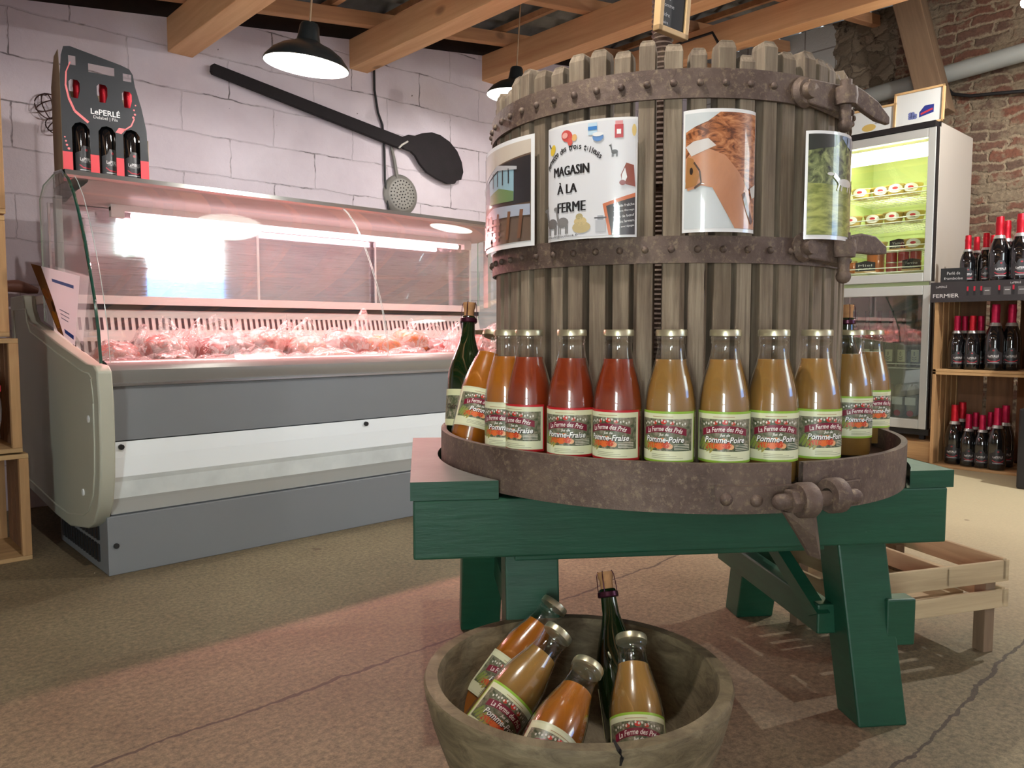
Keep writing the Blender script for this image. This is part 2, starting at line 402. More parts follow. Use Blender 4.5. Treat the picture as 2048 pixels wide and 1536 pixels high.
h = t.math('ADD', t.math('MULTIPLY', t.noise(ob, 30, 8, .85), 1.3), t.math('MULTIPLY', t.math('SUBTRACT', 1.0, br.outputs['Fac']), t.math('SUBTRACT', 1.0, stone)))
h = t.math('ADD', h, t.math('MULTIPLY', t.math('MULTIPLY', stone, t.math('SUBTRACT', 1.0, white)), t.math('MINIMUM', t.math('MULTIPLY', vo.outputs['Distance'], 9), 1.5)))
t.pbr(cc, 0.9, 0, t.bump(h, 0.8, 0.018)); M_BRICK = t.m
struct(MB().box((XB, YF - .2, 0), (XB + .2, YW + .2, ztop(XB) + .12)).obj('wall_right', M_BRICK))
M_PL = plain('plaster_cream', S(214, 206, 194), .85, 0, .06, 2, .2)

# front wall (behind the camera) with a window, left wall with a doorway
def wall_with_hole(name, ax, p0, p1, a0, a1, h0, h1, b0, b1, top):
    """slab between p0,p1 on axis ax; runs a0..a1 on the other axis; hole b0..b1 x h0..h1"""
    mb = MB()
    def bx(u0, u1, z0, z1):
        if ax == 1: mb.box((u0, p0, z0), (u1, p1, z1))
        else: mb.box((p0, u0, z0), (p1, u1, z1))
    bx(a0, b0, 0, top); bx(b1, a1, 0, top); bx(b0, b1, h1, top)
    if h0 > 0: bx(b0, b1, 0, h0)
    return struct(mb.obj(name, M_WB if ax == 1 else M_PL))
wall_with_hole('wall_front', 1, YF - .15, YF, XL - .15, XB, 1.05, 2.08, 2.62, 3.95, 3.3)
wall_with_hole('wall_left', 0, XL - .15, XL, YF, YW + .2, 0, 2.05, -1.95, -1.05, 2.35)
# daylight seen through the window and the glazed door
def sky_pane(name, ax, st, zlo, zhi):
    t = NT(name); uv, sx, ob = wallcoord(t, ax)
    f = t.noise(ob, 6, 5, .7, .6)
    up = t.ramp(f, [(0.36, (0.42, 0.75, 0.30, 1)), (0.46, (0.86, 0.95, 1, 1)), (0.7, (0.8, .92, 1, 1))])
    zz = t.math('DIVIDE', t.math('SUBTRACT', sx.outputs[2], zlo), zhi - zlo)
    k = t.ramp(zz, [(0.36, (1, 1, 1, 1)), (0.46, (0, 0, 0, 1))])
    col = t.mix(k, up, (0.22, 0.45, 0.95, 1))
    e = t.n('ShaderNodeEmission'); t.l(col, e.inputs[0]); e.inputs[1].default_value = st; t.l(e.outputs[0], t.out.inputs[0]); return t.m
M_FRAME = plain('window_frame_white', S(215, 214, 208), .5)
o = MB().box((2.64, YF - .06, 1.07), (3.93, YF - .05, 2.06)).obj('window_1', sky_pane('daylight_window', 0, E_WINDOW, 1.05, 2.08)); struct(o)
fr = MB(); fr.box((2.62, YF - .05, 1.05), (3.95, YF + .01, 1.10)).box((2.62, YF - .05, 2.03), (3.95, YF + .01, 2.08)).box((2.62, YF - .05, 1.05), (2.67, YF + .01, 2.08)).box((3.90, YF - .05, 1.05), (3.95, YF + .01, 2.08))
fr.obj('window_frame', M_FRAME, o)
o = MB().box((XL - .06, -1.93, .05), (XL - .05, -1.07, 2.03)).obj('door_1', sky_pane('daylight_door', 1, E_DOOR, -1.2, 2.0)); struct(o)
fr = MB(); fr.box((XL - .05, -1.95, 0), (XL + .01, -1.89, 2.05)).box((XL - .05, -1.11, 0), (XL + .01, -1.05, 2.05)).box((XL - .05, -1.95, 1.98), (XL + .01, -1.05, 2.05)).box((XL - .05, -1.95, .95), (XL + .01, -1.05, 1.03)).box((XL - .05, -1.95, 0), (XL + .01, -1.05, .12))
fr.obj('door_frame', M_FRAME, o)

# roof: corrugated sheets, battens, rafters, purlin beams
t = NT('fibre_cement'); v = t.coord(); f = t.noise(v, 3, 6, .7)
t.pbr(t.ramp(f, [(0.3, S(96, 98, 98)), (0.7, S(142, 144, 142))]), .85); M_ROOF = t.m
mb = MB(); n = 150; vv = []; L = YW + .25 - (YF - .2)
for k in range(n + 1):
    y = YF - .2 + L * k / n; dz = .022 * math.cos(k * PI / 2)
    vv += [(XL - .2, y, ztop(XL - .2) + .155 + dz), (XB + .2, y, ztop(XB + .2) + .155 + dz)]
mb.add(vv, [(2 * k, 2 * k + 1, 2 * k + 3, 2 * k + 2) for k in range(n)]); mb.keep = True
struct(mb.obj('ceiling', M_ROOF, smooth=True, auto=False))
M_BEAMY = wood('pine_beam_y', S(206, 142, 98), S(240, 190, 140), 1, 26, .7, .25)
M_BEAMX = wood('pine_rafter_x', S(176, 122, 86), S(216, 164, 120), 0, 26, .75, .25)
M_GAPSH = plain('gap_shade', S(52, 36, 30), .85, 0, .25, 10, .3)
k = 0
for x in (-2.2, -1.2, -.2, .6 - .1, 1.44, 2.49, 3.53, 4.57):
    if x in (.6 - .1,): continue
    b = MB().box((0, YF, 0), (.125, YW + .02, .17)).obj('trim_%d' % (k + 1), M_BEAMY, bevel=.004, loc=(x, 0, ztop(x) - .17)); struct(b); k += 1
sl = math.atan(.147)
for y in (3.86, 3.15, 2.45, 1.75, 1.05, .3, -.5, -1.4):
    b = MB().box((0, -.03, 0), ((XB - XL) / math.cos(sl), .03, .075)).obj('trim_%d' % (k + 1), M_BEAMX, bevel=.003, loc=(XL, y, ztop(XL) + .002)); b.rotation_euler = (0, -sl, 0); struct(b); k += 1
x = -2.4
while x < XB:
    b = MB().box((0, YF, 0), (.04, YW, .035)).obj('trim_%d' % (k + 1), M_BEAMX, loc=(x, 0, ztop(x) + .085)); b.rotation_euler = (0, -sl, 0); struct(b); k += 1
    x += .42
struct(MB().hexa([(XL, YW + .06, ztop(XL)), (XB, YW + .06, ztop(XB)), (XB, YW + .2, ztop(XB)), (XL, YW + .2, ztop(XL))],
                 [(XL, YW + .06, ztop(XL) + .14), (XB, YW + .06, ztop(XB) + .14), (XB, YW + .2, ztop(XB) + .14), (XL, YW + .2, ztop(XL) + .14)]).obj('trim_%d' % (k + 1), M_GAPSH))  # dark board standing in for the shade in the gap above the wall
k += 1
# slanting timber brace on the brick wall, drain pipe, cables
a = onx(1818, 0, 5.69); b_ = onx(1866, 190, 5.69)
d = (b_ - a).normalized(); a = a - d * .25; b_ = b_ + d * .15
M_OLD = wood('old_grey_timber', S(96, 76, 58), S(142, 116, 90), 2, 30, .8, .3)
br_ = MB().box((-.075, -.085, 0), (.075, .085, (b_ - a).length)).obj('timber_brace', M_OLD, bevel=.005, loc=a)
br_.rotation_mode = 'QUATERNION'; br_.rotation_quaternion = (b_ - a).to_track_quat('Z', 'Y'); tag(br_, 'slanting grey brown timber brace against the brick wall', 'beam')
M_PIPE = plain('grey_pvc', S(150, 154, 150), .45, 0, .08, 4)
p0 = onx(2120, 84, 5.84); p1 = onx(1650, 218, 5.84)
tag(MB().cyl(p0, p1, .058, n=20).obj('drain_pipe', M_PIPE, smooth=True), 'thick grey plastic pipe running along the brick wall behind the timber brace', 'pipe')
M_BLK = plain('black_rubber', S(26, 25, 27), .5, 0, .1)
tag(MB().tube([onx(x, y, 5.90) for x, y in ((1890, 172), (1905, 188), (1940, 192), (1990, 187), (2048, 182), (2110, 178))], .012).obj('electric_cable', M_BLK, smooth=True), 'black cable running along the brick wall under the grey pipe', 'cable')
tag(MB().tube([ony(x, y, YW - .012) for x, y in ((748, 118), (749, 180), (756, 225), (765, 250), (769, 300), (770, 360), (776, 415), (781, 436))], .007).obj('electric_cable', M_BLK, smooth=True), 'thin black cable hanging down the white wall beside the skimmer', 'cable')
X4 = 4.56
pts = [onx(x, y, X4 - .02) for x, y in ((1345, 92), (1385, 78), (1425, 65), (1436, 85), (1438, 102))]
tag(MB().tube(pts, .009).obj('electric_cable', M_BLK, smooth=True), 'short black cable curling over the side of the roof beam above the slatted basket', 'cable')

# ================================================================== LAMPS
M_ENAM = plain('black_enamel', S(34, 40, 42), .3, .2, .05)
M_REFL = plain('white_enamel', S(245, 245, 240), .4, 0, .01)
M_BULB = emit('lit_bulb', (1, .96, .88, 1), 60)
M_CORD = plain('beige_cord', S(170, 140, 110), .7)
def pendant(loc, rr, tilt=(0, 0), top=1.0, lab='', power=P_LAMP, bare=False):
    e = empty('pendant_lamp', loc); e.rotation_euler = (tilt[0], tilt[1], 0)
    k = rr / .165
    out = [(.165, 0), (.160, .012), (.135, .042), (.10, .066), (.065, .080), (.045, .092), (.040, .115), (.036, .150), (.030, .160), (.0, .162)]
    if not bare:
        MB().lathe([(r * k + .001, z * k) for r, z in out], 48).obj('lamp_shade', M_ENAM, e, True)
        MB().lathe([(r * k * .985, z * k - .001) for r, z in out[:6]] + [(.02 * k, .093 * k)], 48).obj('reflector', M_REFL, e, True)
    else: MB().cyl((0, 0, .075), (0, 0, .155), .02, n=16).obj('lamp_socket', M_ENAM, e, True)
    MB().ball((0, 0, .055 * k), .028, 0, 16, 10).obj('light_bulb', M_BULB, e, True)
    MB().cyl((0, 0, .16 * k), (0, 0, top), .004, n=8).obj('cord', M_CORD, e, True)
    ld = bpy.data.lights.new('lamp_light', 'POINT'); ld.energy = power; ld.color = (1, .97, .93); ld.shadow_soft_size = .02
    lo = bpy.data.objects.new('lamp_light', ld); COL.objects.link(lo); lo.parent = e; lo.location = (0, 0, .008 if not bare else -.02)
    return tag(e, lab, 'lamp', 'black pendant lamps under the roof')
def hang(p): return ztop(p.x) + .10 - p.z
p = at(613, 132, 3.02); pendant(p, .165, (R(6), R(3)), hang(p), 'black pendant lamp hanging over the meat counter, left of the others')
p = at(1030, 192, 4.45); pendant(p, .165, (R(3), R(2)), hang(p), 'black pendant lamp partly hidden behind the top left of the slatted basket', P_LAMP * .5)
p = at(2052, 26, 4.1); pendant(p, .165, (0, 0), max(.2, hang(p)), 'bright bare bulb at the top right edge in front of the brick wall', P_LAMP * 1.0, True)
for q, wh_ in (((.62, 1.0, 2.12), 'over the floor between the camera and the meat counter'), ((2.6, -1.2, 2.3), 'near the front window'), ((4.3, .2, 2.4), 'near the right end of the shop')):  # added fill lamps, all out of view, to brighten wall, floor and bricks
    pendant(Vector(q), .165, (0, 0), ztop(q[0]) + .1 - q[2], 'added unseen fill lamp hanging %s' % wh_, P_LAMP * (9.0 if q[0] > 4 else 2.6 if q[0] < 1 else 1.6))

# ================================================================== MEAT COUNTER
CX0, CX1 = 0.70, 2.97
M_CSIDE = plain('counter_side_grey', S(182, 183, 166), .42, 0, .03, 3)
M_CGREY = plain('counter_panel_grey', S(128, 132, 135), .45, .1, .03, 2)
M_CWHITE = plain('counter_panel_white', S(240, 246, 247), .4, 0, .02, 2)
M_CLIGHT = plain('counter_panel_light', S(186, 188, 184), .4, 0, .02, 2)
M_CRIM = plain('counter_rim', S(160, 160, 156), .3, .5, .03, 2)
M_CIN = plain('counter_liner', S(232, 226, 222), .4, 0, .02, 2)
M_DARK = plain('dark_gap', S(22, 22, 24), .6)
M_ALU = plain('aluminium', S(178, 178, 176), .28, .85, .04, 5)
ct = empty('refrigerated_counter', (CX0, 2.76, 0))
def crel(mb, name, mats, **kw):
    o = mb.obj(name, mats, ct, **kw); o.matrix_parent_inverse = Matrix.Translation((-CX0, -2.76, 0)); return o
def extr(mb, prof, x0, x1, mi=0, closed=False):
    n = len(prof); v = [(x0, y, z) for y, z in prof] + [(x1, y, z) for y, z in prof]
    f = [(i, (i + 1) % n, (i + 1) % n + n, i + n) for i in range(n if closed else n - 1)]
    mb.add(v, f, mi); return mb
# base
crel(MB().box((CX0 + .03, 2.765, 0), (CX1 - .03, 3.40, .20)), 'base', M_CGREY, bevel=.003)
g = MB()
for i in range(14):
    for j in range(2): g.box((CX0 + .024, 2.86 + i * .036, .03 + j * .075), (CX0 + .032, 2.88 + i * .036, .09 + j * .075))
crel(g, 'ventilation_grille', M_DARK)
# body box and back
crel(MB().box((CX0 + .03, 2.80, .18), (CX1 - .03, 3.95, .62)), 'body', M_CGREY)
# front panels
mb = MB(); extr(mb, [(2.752, .635), (2.752, .455), (2.80, .455), (2.80, .635)], CX0 + .045, CX1 - .045, 0, True); crel(mb, 'upper_front_panel', M_CGREY)
mb = MB()
extr(mb, [(2.748, .452), (2.742, .40), (2.740, .335)], CX0 + .045, CX1 - .045, 0)
extr(mb, [(2.740, .335), (2.746, .318), (2.750, .262)], CX0 + .045, CX1 - .045, 1)
extr(mb, [(2.750, .262), (2.756, .250), (2.775, .205)], CX0 + .045, CX1 - .045, 2)
extr(mb, [(2.775, .205), (2.80, .185), (2.83, .183)], CX0 + .045, CX1 - .045, 3)
crel(mb, 'lower_front_panel', [M_CWHITE, plain('panel_b', S(212, 218, 216), .4), M_CLIGHT, M_CGREY])
for x, z in ((CX0 + .075, .435), (CX0 + .055, .10), (1.72, .435)):
    crel(MB().cyl((x, 2.737 if z > .2 else 2.76, z), (x, 2.75 if z > .2 else 2.77, z), .009, n=14), 'panel_screw', M_DARK)
mb = MB(); extr(mb, [(2.83, .715), (2.80, .722), (2.765, .715), (2.742, .69), (2.742, .655), (2.752, .638), (2.752, .634), (2.83, .634)], CX0 + .045, CX1 - .045, 0, True)
crel(mb, 'front_rim', M_CRIM, smooth=True)
mb = MB(); extr(mb, [(2.747, .648), (2.738, .645), (2.738, .638), (2.752, .634)], CX0 + .045, CX1 - .045, 0, True); crel(mb, 'rim_strip', M_ALU)
# side panels
side = [(3.72, .968), (3.705, .91), (3.64, .86), (3.55, .845), (3.18, .775), (2.80, .712), (2.72, .708), (2.690, .69), (2.678, .60), (2.682, .45), (2.695, .34), (2.725, .25), (2.785, .185), (2.87, .150), (3.10, .115), (3.30, .12), (3.95, .17), (3.98, .60), (3.98, .968)]
for x0, x1 in ((CX0 - .005, CX0 + .042), (CX1 - .042, CX1 + .005)):
    mb = MB(); n = len(side); mb.prism(side, 0, x1 - x0, 0, Matrix(((0, 0, 1, x0), (1, 0, 0, 0), (0, 1, 0, 0), (0, 0, 0, 1))))
    sp = crel(mb, 'side_panel', M_CSIDE, smooth=True, bevel=.006)
    if x0 < 1:
        q = MB(); c_ = (3.25, .48); ins = [(c_[0] + (y - c_[0]) * .90, c_[1] + (z - c_[1]) * .88) for y, z in side]
        q.tube([(x0 - .001, y, z) for y, z in ins], .0035, 6, closed=True); qq = q.obj('moulding', M_CSIDE, sp, True)
        for y, z in ((2.80, .53), (2.90, .27)):
            MB().cyl((x0 - .003, y, z), (x0 + .002, y, z), .012, n=16).obj('screw_cap', M_CWHITE, sp)
# interior
crel(MB().box((CX0 + .04, 2.83, .60), (CX1 - .04, 3.46, .652)), 'display_deck', M_CIN)
mb = MB()
mb.add([(CX0 + .04, 3.38, .652), (CX1 - .04, 3.38, .652), (CX1 - .04, 3.45, .912), (CX0 + .04, 3.45, .912)], [(0, 1, 2, 3)])
crel(mb, 'back_liner', M_CIN)
mb = MB(); N = 78
for r_, (z0, z1) in enumerate(((.825, .875), (.735, .78))):
    for i in range(N):
        x = CX0 + .10 + i * (CX1 - CX0 - .2) / (N - 1)
        yy0 = 3.38 + (z0 - .652) / .26 * .07 - .002; yy1 = 3.38 + (z1 - .652) / .26 * .07 - .002
        mb.add([(x, yy0, z0), (x + .011, yy0, z0), (x + .011, yy1, z1), (x, yy1, z1)], [(0, 1, 2, 3)])
crel(mb, 'air_slots', plain('slot_shadow', S(70, 52, 56), .7))
mb = MB().box((CX0 + .04, 3.44, .908), (CX1 - .04, 3.47, .930), 0).box((CX0 + .04, 3.43, .930), (CX1 - .04, 3.74, .965), 1)
crel(mb, 'rear_ledge', [M_DARK, M_CIN])
# sliding rear doors: brushed, mirror-like
t = NT('brushed_mirror'); f = t.noise(t.coord('Object', (1, 1, 60)), 6, 5, .7); 
gl = t.n('ShaderNodeBsdfGlossy'); gl.inputs[0].default_value = (.95, .94, .98, 1); t.l(t.ramp(f, [(0.4, (.02, .02, .02, 1)), (0.7, (.10, .10, .10, 1))]), gl.inputs['Roughness'])
df = t.n('ShaderNodeBsdfDiffuse'); t.l(t.ramp(f, [(0.35, S(178, 165, 172)), (0.7, S(214, 204, 208))]), df.inputs[0])
trn = t.n('ShaderNodeBsdfTransparent'); trn.inputs[0].default_value = (.86, .86, .88, 1)
m0 = t.n('ShaderNodeMixShader'); m0.inputs[0].default_value = .8; t.l(trn.outputs[0], m0.inputs[1]); t.l(df.outputs[0], m0.inputs[2])
mx = t.n('ShaderNodeMixShader'); mx.inputs[0].default_value = .48; t.l(m0.outputs[0], mx.inputs[1]); t.l(gl.outputs[0], mx.inputs[2]); t.l(mx.outputs[0], t.out.inputs[0]); M_MIR = t.m
for i, (x0, x1, y) in enumerate(((CX0 + .05, 1.62, 3.50), (1.58, 2.3, 3.525), (2.26, CX1 - .05, 3.50))):
    d_ = crel(MB().box((x0, y, .965), (x1, y + .008, 1.325)), 'sliding_door', M_MIR)
    MB().box((x1 - .012, y - .004, .967), (x1, y, 1.323)).box((x0, y - .004, .967), (x0 + .008, y, 1.323)).obj('door_edge', M_CIN, d_)
# canopy, lamp
mb = MB(); extr(mb, [(3.10, 1.372), (3.14, 1.398), (3.62, 1.402), (3.62, 1.335), (3.42, 1.325), (3.30, 1.345), (3.12, 1.358)], CX0 + .10, CX1 - .06, 0, True)
crel(mb, 'canopy', M_CLIGHT, smooth=True)
crel(MB().box((CX0 + .10, 3.605, 1.40), (CX1 - .06, 3.62, 1.455)).box((CX0 + .10, 3.595, 1.425), (CX1 - .06, 3.606, 1.431)), 'rear_upstand', M_CLIGHT)
mb = MB(); extr(mb, [(3.08, 1.372), (3.09, 1.390), (3.13, 1.392), (3.13, 1.366), (3.09, 1.364)], CX0 + .02, CX1 - .02, 0, True); crel(mb, 'canopy_rail', M_ALU)
for x in (CX0 + .05, CX1 - .06):
    crel(MB().box((x - .012, 3.32, .95), (x + .012, 3.36, 1.33)), 'canopy_post', M_CLIGHT, bevel=.003)
M_TUBE = emit('lit_pink_tube', (1, .66, .72, 1), 5.5)
crel(MB().cyl((1.03, 3.40, 1.290), (2.74, 3.40, 1.290), .013, n=14), 'lamp_tube', M_TUBE, smooth=True)
crel(MB().box((.95, 3.385, 1.278), (1.0, 3.415, 1.32)).box((2.78, 3.385, 1.278), (2.83, 3.415, 1.32)).box((.95, 3.39, 1.305), (2.83, 3.42, 1.33)), 'lamp_holder', M_CIN)
ld = bpy.data.lights.new('counter_light', 'AREA'); ld.shape = 'RECTANGLE'; ld.size = 1.78; ld.size_y = .03; ld.spread = R(125); ld.energy = P_TUBE; ld.color = (1, .35, .35)
lo = bpy.data.objects.new('counter_light', ld); COL.objects.link(lo); lo.location = (1.89, 3.385, 1.27); lo.rotation_euler = (R(-42), 0, 0)
# glass
M_GLASS = clear('counter_glass', (.96, .985, .975, 1), .07, .9)
M_GEDGE = plain('glass_edge', S(40, 78, 66), .08, 0, .1, 6, Coat_Weight=1.0)
arc = [(3.115, 1.385), (3.05, 1.345), (2.985, 1.285), (2.93, 1.21), (2.875, 1.12), (2.825, 1.02), (2.785, .92), (2.755, .82), (2.742, .715)]
def glass_sheet(name, x0, x1):
    mb = MB(); bk_ = [(y + .005, z - .001) for y, z in arc][::-1]; extr(mb, arc + bk_, x0, x1, 0, True)
    return crel(mb, name, M_GLASS, smooth=True)
for x0, x1 in ((CX0 + .05, 1.83), (1.836, CX1 - .05)):
    g_ = glass_sheet('front_glass', x0, x1)
    for xe in (x0, x1): MB().tube([(xe, y - .001, z) for y, z in arc], .0014, 6).obj('glass_rim', plain('glass_edge_light', S(190, 200, 196), .15), g_, True)
for xs_ in (CX0 + .016, CX1 - .022):
    pr = [(3.47, .86), (3.47, 1.33), (3.40, 1.375), (3.22, 1.395), (3.12, 1.388)] + [(y - .012, z) for y, z in arc[1:]]
    mb = MB().prism(pr, 0, .006, 0, Matrix(((0, 0, 1, xs_), (1, 0, 0, 0), (0, 1, 0, 0), (0, 0, 0, 1))))
    sg = crel(mb, 'side_glass', M_GLASS)
    MB().tube([(xs_ + .003, y, z) for y, z in pr[3:]], .0055, 6).obj('glass_rim', M_GEDGE, sg, True)
    MB().tube([(xs_ + .003, y, z) for y, z in pr[:4]], .0025, 6).obj('glass_rim', plain('glass_edge_green', S(150, 190, 160), .2), sg, True)
tag(ct, 'long grey and white refrigerated meat counter with curved glass and pink light', 'display counter')

# meat packets
t = NT('vacuum_bag'); cv = t.coord(rnd=True); nm = t.bump(t.noise(cv, 16, 4, .6, 1.8), .8, .03)
tr = t.n('ShaderNodeBsdfTransparent'); gl = t.n('ShaderNodeBsdfGlossy'); gl.inputs['Roughness'].default_value = .14; df = t.n('ShaderNodeBsdfTranslucent'); df.inputs[0].default_value = (.95, .92, .92, 1)
d2 = t.n('ShaderNodeBsdfDiffuse'); d2.inputs[0].default_value = (.92, .9, .9, 1)
for q_ in (gl, df, d2): t.l(nm, q_.inputs['Normal'])
wr = t.ramp(t.noise(cv, 11, 4, .6, 2.0), [(0.47, (.07, .07, .07, 1)), (0.56, (.5, .5, .5, 1))])
m1 = t.n('ShaderNodeMixShader'); m1.inputs[0].default_value = .5; t.l(df.outputs[0], m1.inputs[1]); t.l(d2.outputs[0], m1.inputs[2])
m2 = t.n('ShaderNodeMixShader'); t.l(wr, m2.inputs[0]); t.l(tr.outputs[0], m2.inputs[1]); t.l(m1.outputs[0], m2.inputs[2])
m3 = t.n('ShaderNodeMixShader'); m3.inputs[0].default_value = .14; t.l(m2.outputs[0], m3.inputs[1]); t.l(gl.outputs[0], m3.inputs[2]); t.l(m3.outputs[0], t.out.inputs[0]); M_BAG = t.m
def meatmat(name, c1, c2, sc=30):
    t = NT(name); f = t.noise(t.coord(rnd=True), sc, 6, .7, 1.0); t.pbr(t.ramp(f, [(0.35, c1), (0.62, c2)]), .35, 0, t.bump(f, .4, .006), Coat_Weight=.5); return t.m
M_MEAT = [meatmat('red_meat', S(112, 32, 34), S(178, 88, 84)), meatmat('pink_meat', S(170, 84, 78), S(214, 140, 130)), meatmat('dark_meat', S(74, 38, 30), S(140, 82, 64), 40),
          meatmat('pale_meat', S(176, 120, 104), S(214, 170, 154)), meatmat('orange_meat', S(196, 92, 36), S(226, 136, 62))]
def blob(mb, sx_, sy_, sz_, seed, amp=.18, nu=22, nv=12, square=2.6):
    rr = random.Random(seed); ph = [rr.uniform(0, 6.28) for _ in range(6)]
    v = []; f = []
    for i in range(nv + 1):
        th = PI * i / nv
        for k in range(nu):
            a = 2 * PI * k / nu; c, s = math.cos(a), math.sin(a)
            q = (abs(c) ** square + abs(s) ** square) ** (-1 / square)
            w = 1 + amp * (math.sin(3 * a + ph[0]) * math.sin(2 * th + ph[1]) * .5 + math.sin(7 * a + ph[2]) * math.sin(5 * th + ph[3]) * .35 + math.sin(11 * a + ph[4]) * .2)
            st_ = math.sin(th) ** .6 if 0 < i < nv else 0
            v.append((sx_ * c * q * st_ * w, sy_ * s * q * st_ * w, -sz_ * math.cos(th) * (1 + amp * math.sin(5 * a + ph[5]) * .5)))
    for i in range(nv):
        for k in range(nu): f.append((i * nu + k, i * nu + (k + 1) % nu, (i + 1) * nu + (k + 1) % nu, (i + 1) * nu + k))
    mb.add(v, f); return mb
def crumple(sx_, sy_, h, seed, nx=16, ny=12):
    """a loose plastic sheet over the meat with a raised crumpled edge"""
    rr = random.Random(seed); v = []; f = []
    ph = [rr.uniform(0, 6.28) for _ in range(8)]
    for j in range(ny + 1):
        for i in range(nx + 1):
            u = i / nx * 2 - 1; w = j / ny * 2 - 1
            d_ = max(0, 1 - (abs(u) ** 3 + abs(w) ** 3) * .9)
            z = h * (d_ ** .5) + .007 * math.sin(6 * u + ph[0] + 3 * w) + .006 * math.sin(7 * w + ph[1] - 4 * u) + rr.uniform(-.0015, .0015) + .004
            if w > .5 and ph[2] > 4.2: z += (w - .5) * .20 * (1 + .4 * math.sin(4 * u + ph[3]))
            if u > .55 and ph[2] <= 2.2: z += (u - .55) * .26 * (1 + .4 * math.sin(3 * w + ph[4]))
            v.append((u * sx_ * 1.25 + .006 * math.sin(14 * w), w * sy_ * 1.25 + .006 * math.sin(13 * u), max(.001, z)))
    for j in range(ny):
        for i in range(nx): a = j * (nx + 1) + i; f.append((a, a + 1, a + nx + 2, a + nx + 1))
    mb = MB(); mb.add(v, f); return mb
KIND = ['dark red meat', 'pink sliced meat', 'brown seared meat', 'pale meat', 'orange sliced cheese']
def packet(x, y, z, kind, sx_, sy_, sz_, rz, lab, seed, tilt=(0, 0)):
    sx_ *= 1.22; sy_ *= 1.15; sz_ *= 1.12
    e = empty('meat_packet', (x, y, z), rz); e.rotation_euler = (tilt[0], tilt[1], rz)
    b = blob(MB(), sx_, sy_, sz_, seed).obj('meat', M_MEAT[kind], e, True, auto=False); b.location = (0, 0, sz_ * .96)
    crumple(sx_, sy_, sz_ * 2.0, seed).obj('plastic_bag', M_BAG, e, True, auto=False)
    return tag(e, lab, 'meat packet', 'vacuum packed meat in the counter')
front = [(.86, 0, .07), (1.02, 2, .062), (1.20, 2, .075), (1.38, 3, .06), (1.53, 1, .06), (1.70, 3, .085), (1.90, 3, .08), (2.08, 1, .07), (2.27, 0, .07), (2.46, 1, .075), (2.66, 3, .08)]
where = ['leftmost', 'second from left', 'third from the left', 'left of the centre', 'right below the sausage roll', 'at mid counter', 'left of the glass joint', 'at the glass joint', 'right of the glass joint', 'behind the green bottle', 'last on the right']
for i, (x, k, s_) in enumerate(front):
    packet(x, 2.93 + .02 * (i % 3), .654, k, s_, .07, .030 + .008 * (i % 2), random.uniform(-.3, .3), 'vacuum pack of %s, front row of the counter, %s' % (KIND[k], where[i]), i)
mid = [(.88, 1, .065), (1.06, 1, .07), (1.28, 0, .085), (1.47, 1, .07), (1.66, 3, .07), (1.86, 1, .075), (2.05, 4, .07), (2.22, 4, .065), (2.42, 0, .09), (2.64, 1, .075)]
for i, (x, k, s_) in enumerate(mid):
    packet(x, 3.12 + .02 * (i % 2), .672 + .028 * (i % 2) + (.02 if 1.1 < x < 2.3 else 0), k, s_, .08, .045, random.uniform(-.4, .4), 'vacuum pack of %s, middle row, %s' % (KIND[k], where[min(i, 10)]), 40 + i, (R(10), 0))
top_ = [(1.22, 0, .10, 3.22, .735), (1.32, 2, .07, 3.10, .745), (1.72, 3, .08, 3.24, .72), (2.36, 0, .12, 3.22, .725), (2.16, 3, .07, 3.20, .735)]
wt = ['on top of the left pile', 'with an orange sticker on the left pile', 'behind the sausage roll', 'on top of the right pile', 'upright near the glass joint']
for i, (x, k, s_, y, z) in enumerate(top_):
    packet(x, y, z - .02, k, s_, .075, .03, random.uniform(-.3, .3), 'vacuum pack of %s %s' % (KIND[k], wt[i]), 80 + i, (R(14), R(5)))
e = empty('sausage_roll', (1.56, 3.20, .76), R(-4))
mb = MB(); pr = [(.012, -.125), (.036, -.118), (.041, -.105), (.042, 0), (.041, .105), (.036, .118), (.012, .125)]
mb.lathe(pr, 24, 0, Matrix.Rotation(PI / 2, 4, 'Y'), True, True)
mb.obj('sausage', meatmat('sausage_pink', S(222, 110, 92), S(236, 140, 116), 12), e, True)
crumple(.135, .05, .045, 901).obj('plastic_bag', M_BAG, e, True, auto=False)
tag(e, 'smooth pink sausage roll lying on the packets at the back of the counter', 'sausage')
# tray under the roll so the pile carries it
for x, y, z, s_, sd in ((1.56, 3.2, .66, .11, 300),):
    packet(x, y, z, 1, s_, .08, .032, 0, 'vacuum pack of pink sliced meat directly under the sausage roll', sd)

# flyer at the left end of the counter
M_LG = S(225, 226, 228)
fl_o, fl_u, fl_v = None, None, None
q = [onx(62, 527, .738), onx(160, 552, .775), onx(150, 690, .765), onx(118, 668, .745)]
fa = Art()
t = NT('translucent_paper'); vc_ = t.n('ShaderNodeVertexColor'); vc_.layer_name = 'Col'; d1 = t.n('ShaderNodeBsdfDiffuse'); d2 = t.n('ShaderNodeBsdfTranslucent'); mx = t.n('ShaderNodeMixShader'); mx.inputs[0].default_value = .5
for q_ in (d1, d2): t.l(vc_.outputs[0], q_.inputs[0])
t.l(d1.outputs[0], mx.inputs[1]); t.l(d2.outputs[0], mx.inputs[2]); t.l(mx.outputs[0], t.out.inputs[0]); M_PAPER = t.m
u0 = onx(62, 527, .742); A_ = Vector((.752, 3.62, 1.085)); 
FQ = [onx(62, 527, .688), onx(160, 552, .702), onx(150, 692, .704), onx(116, 662, .692)]
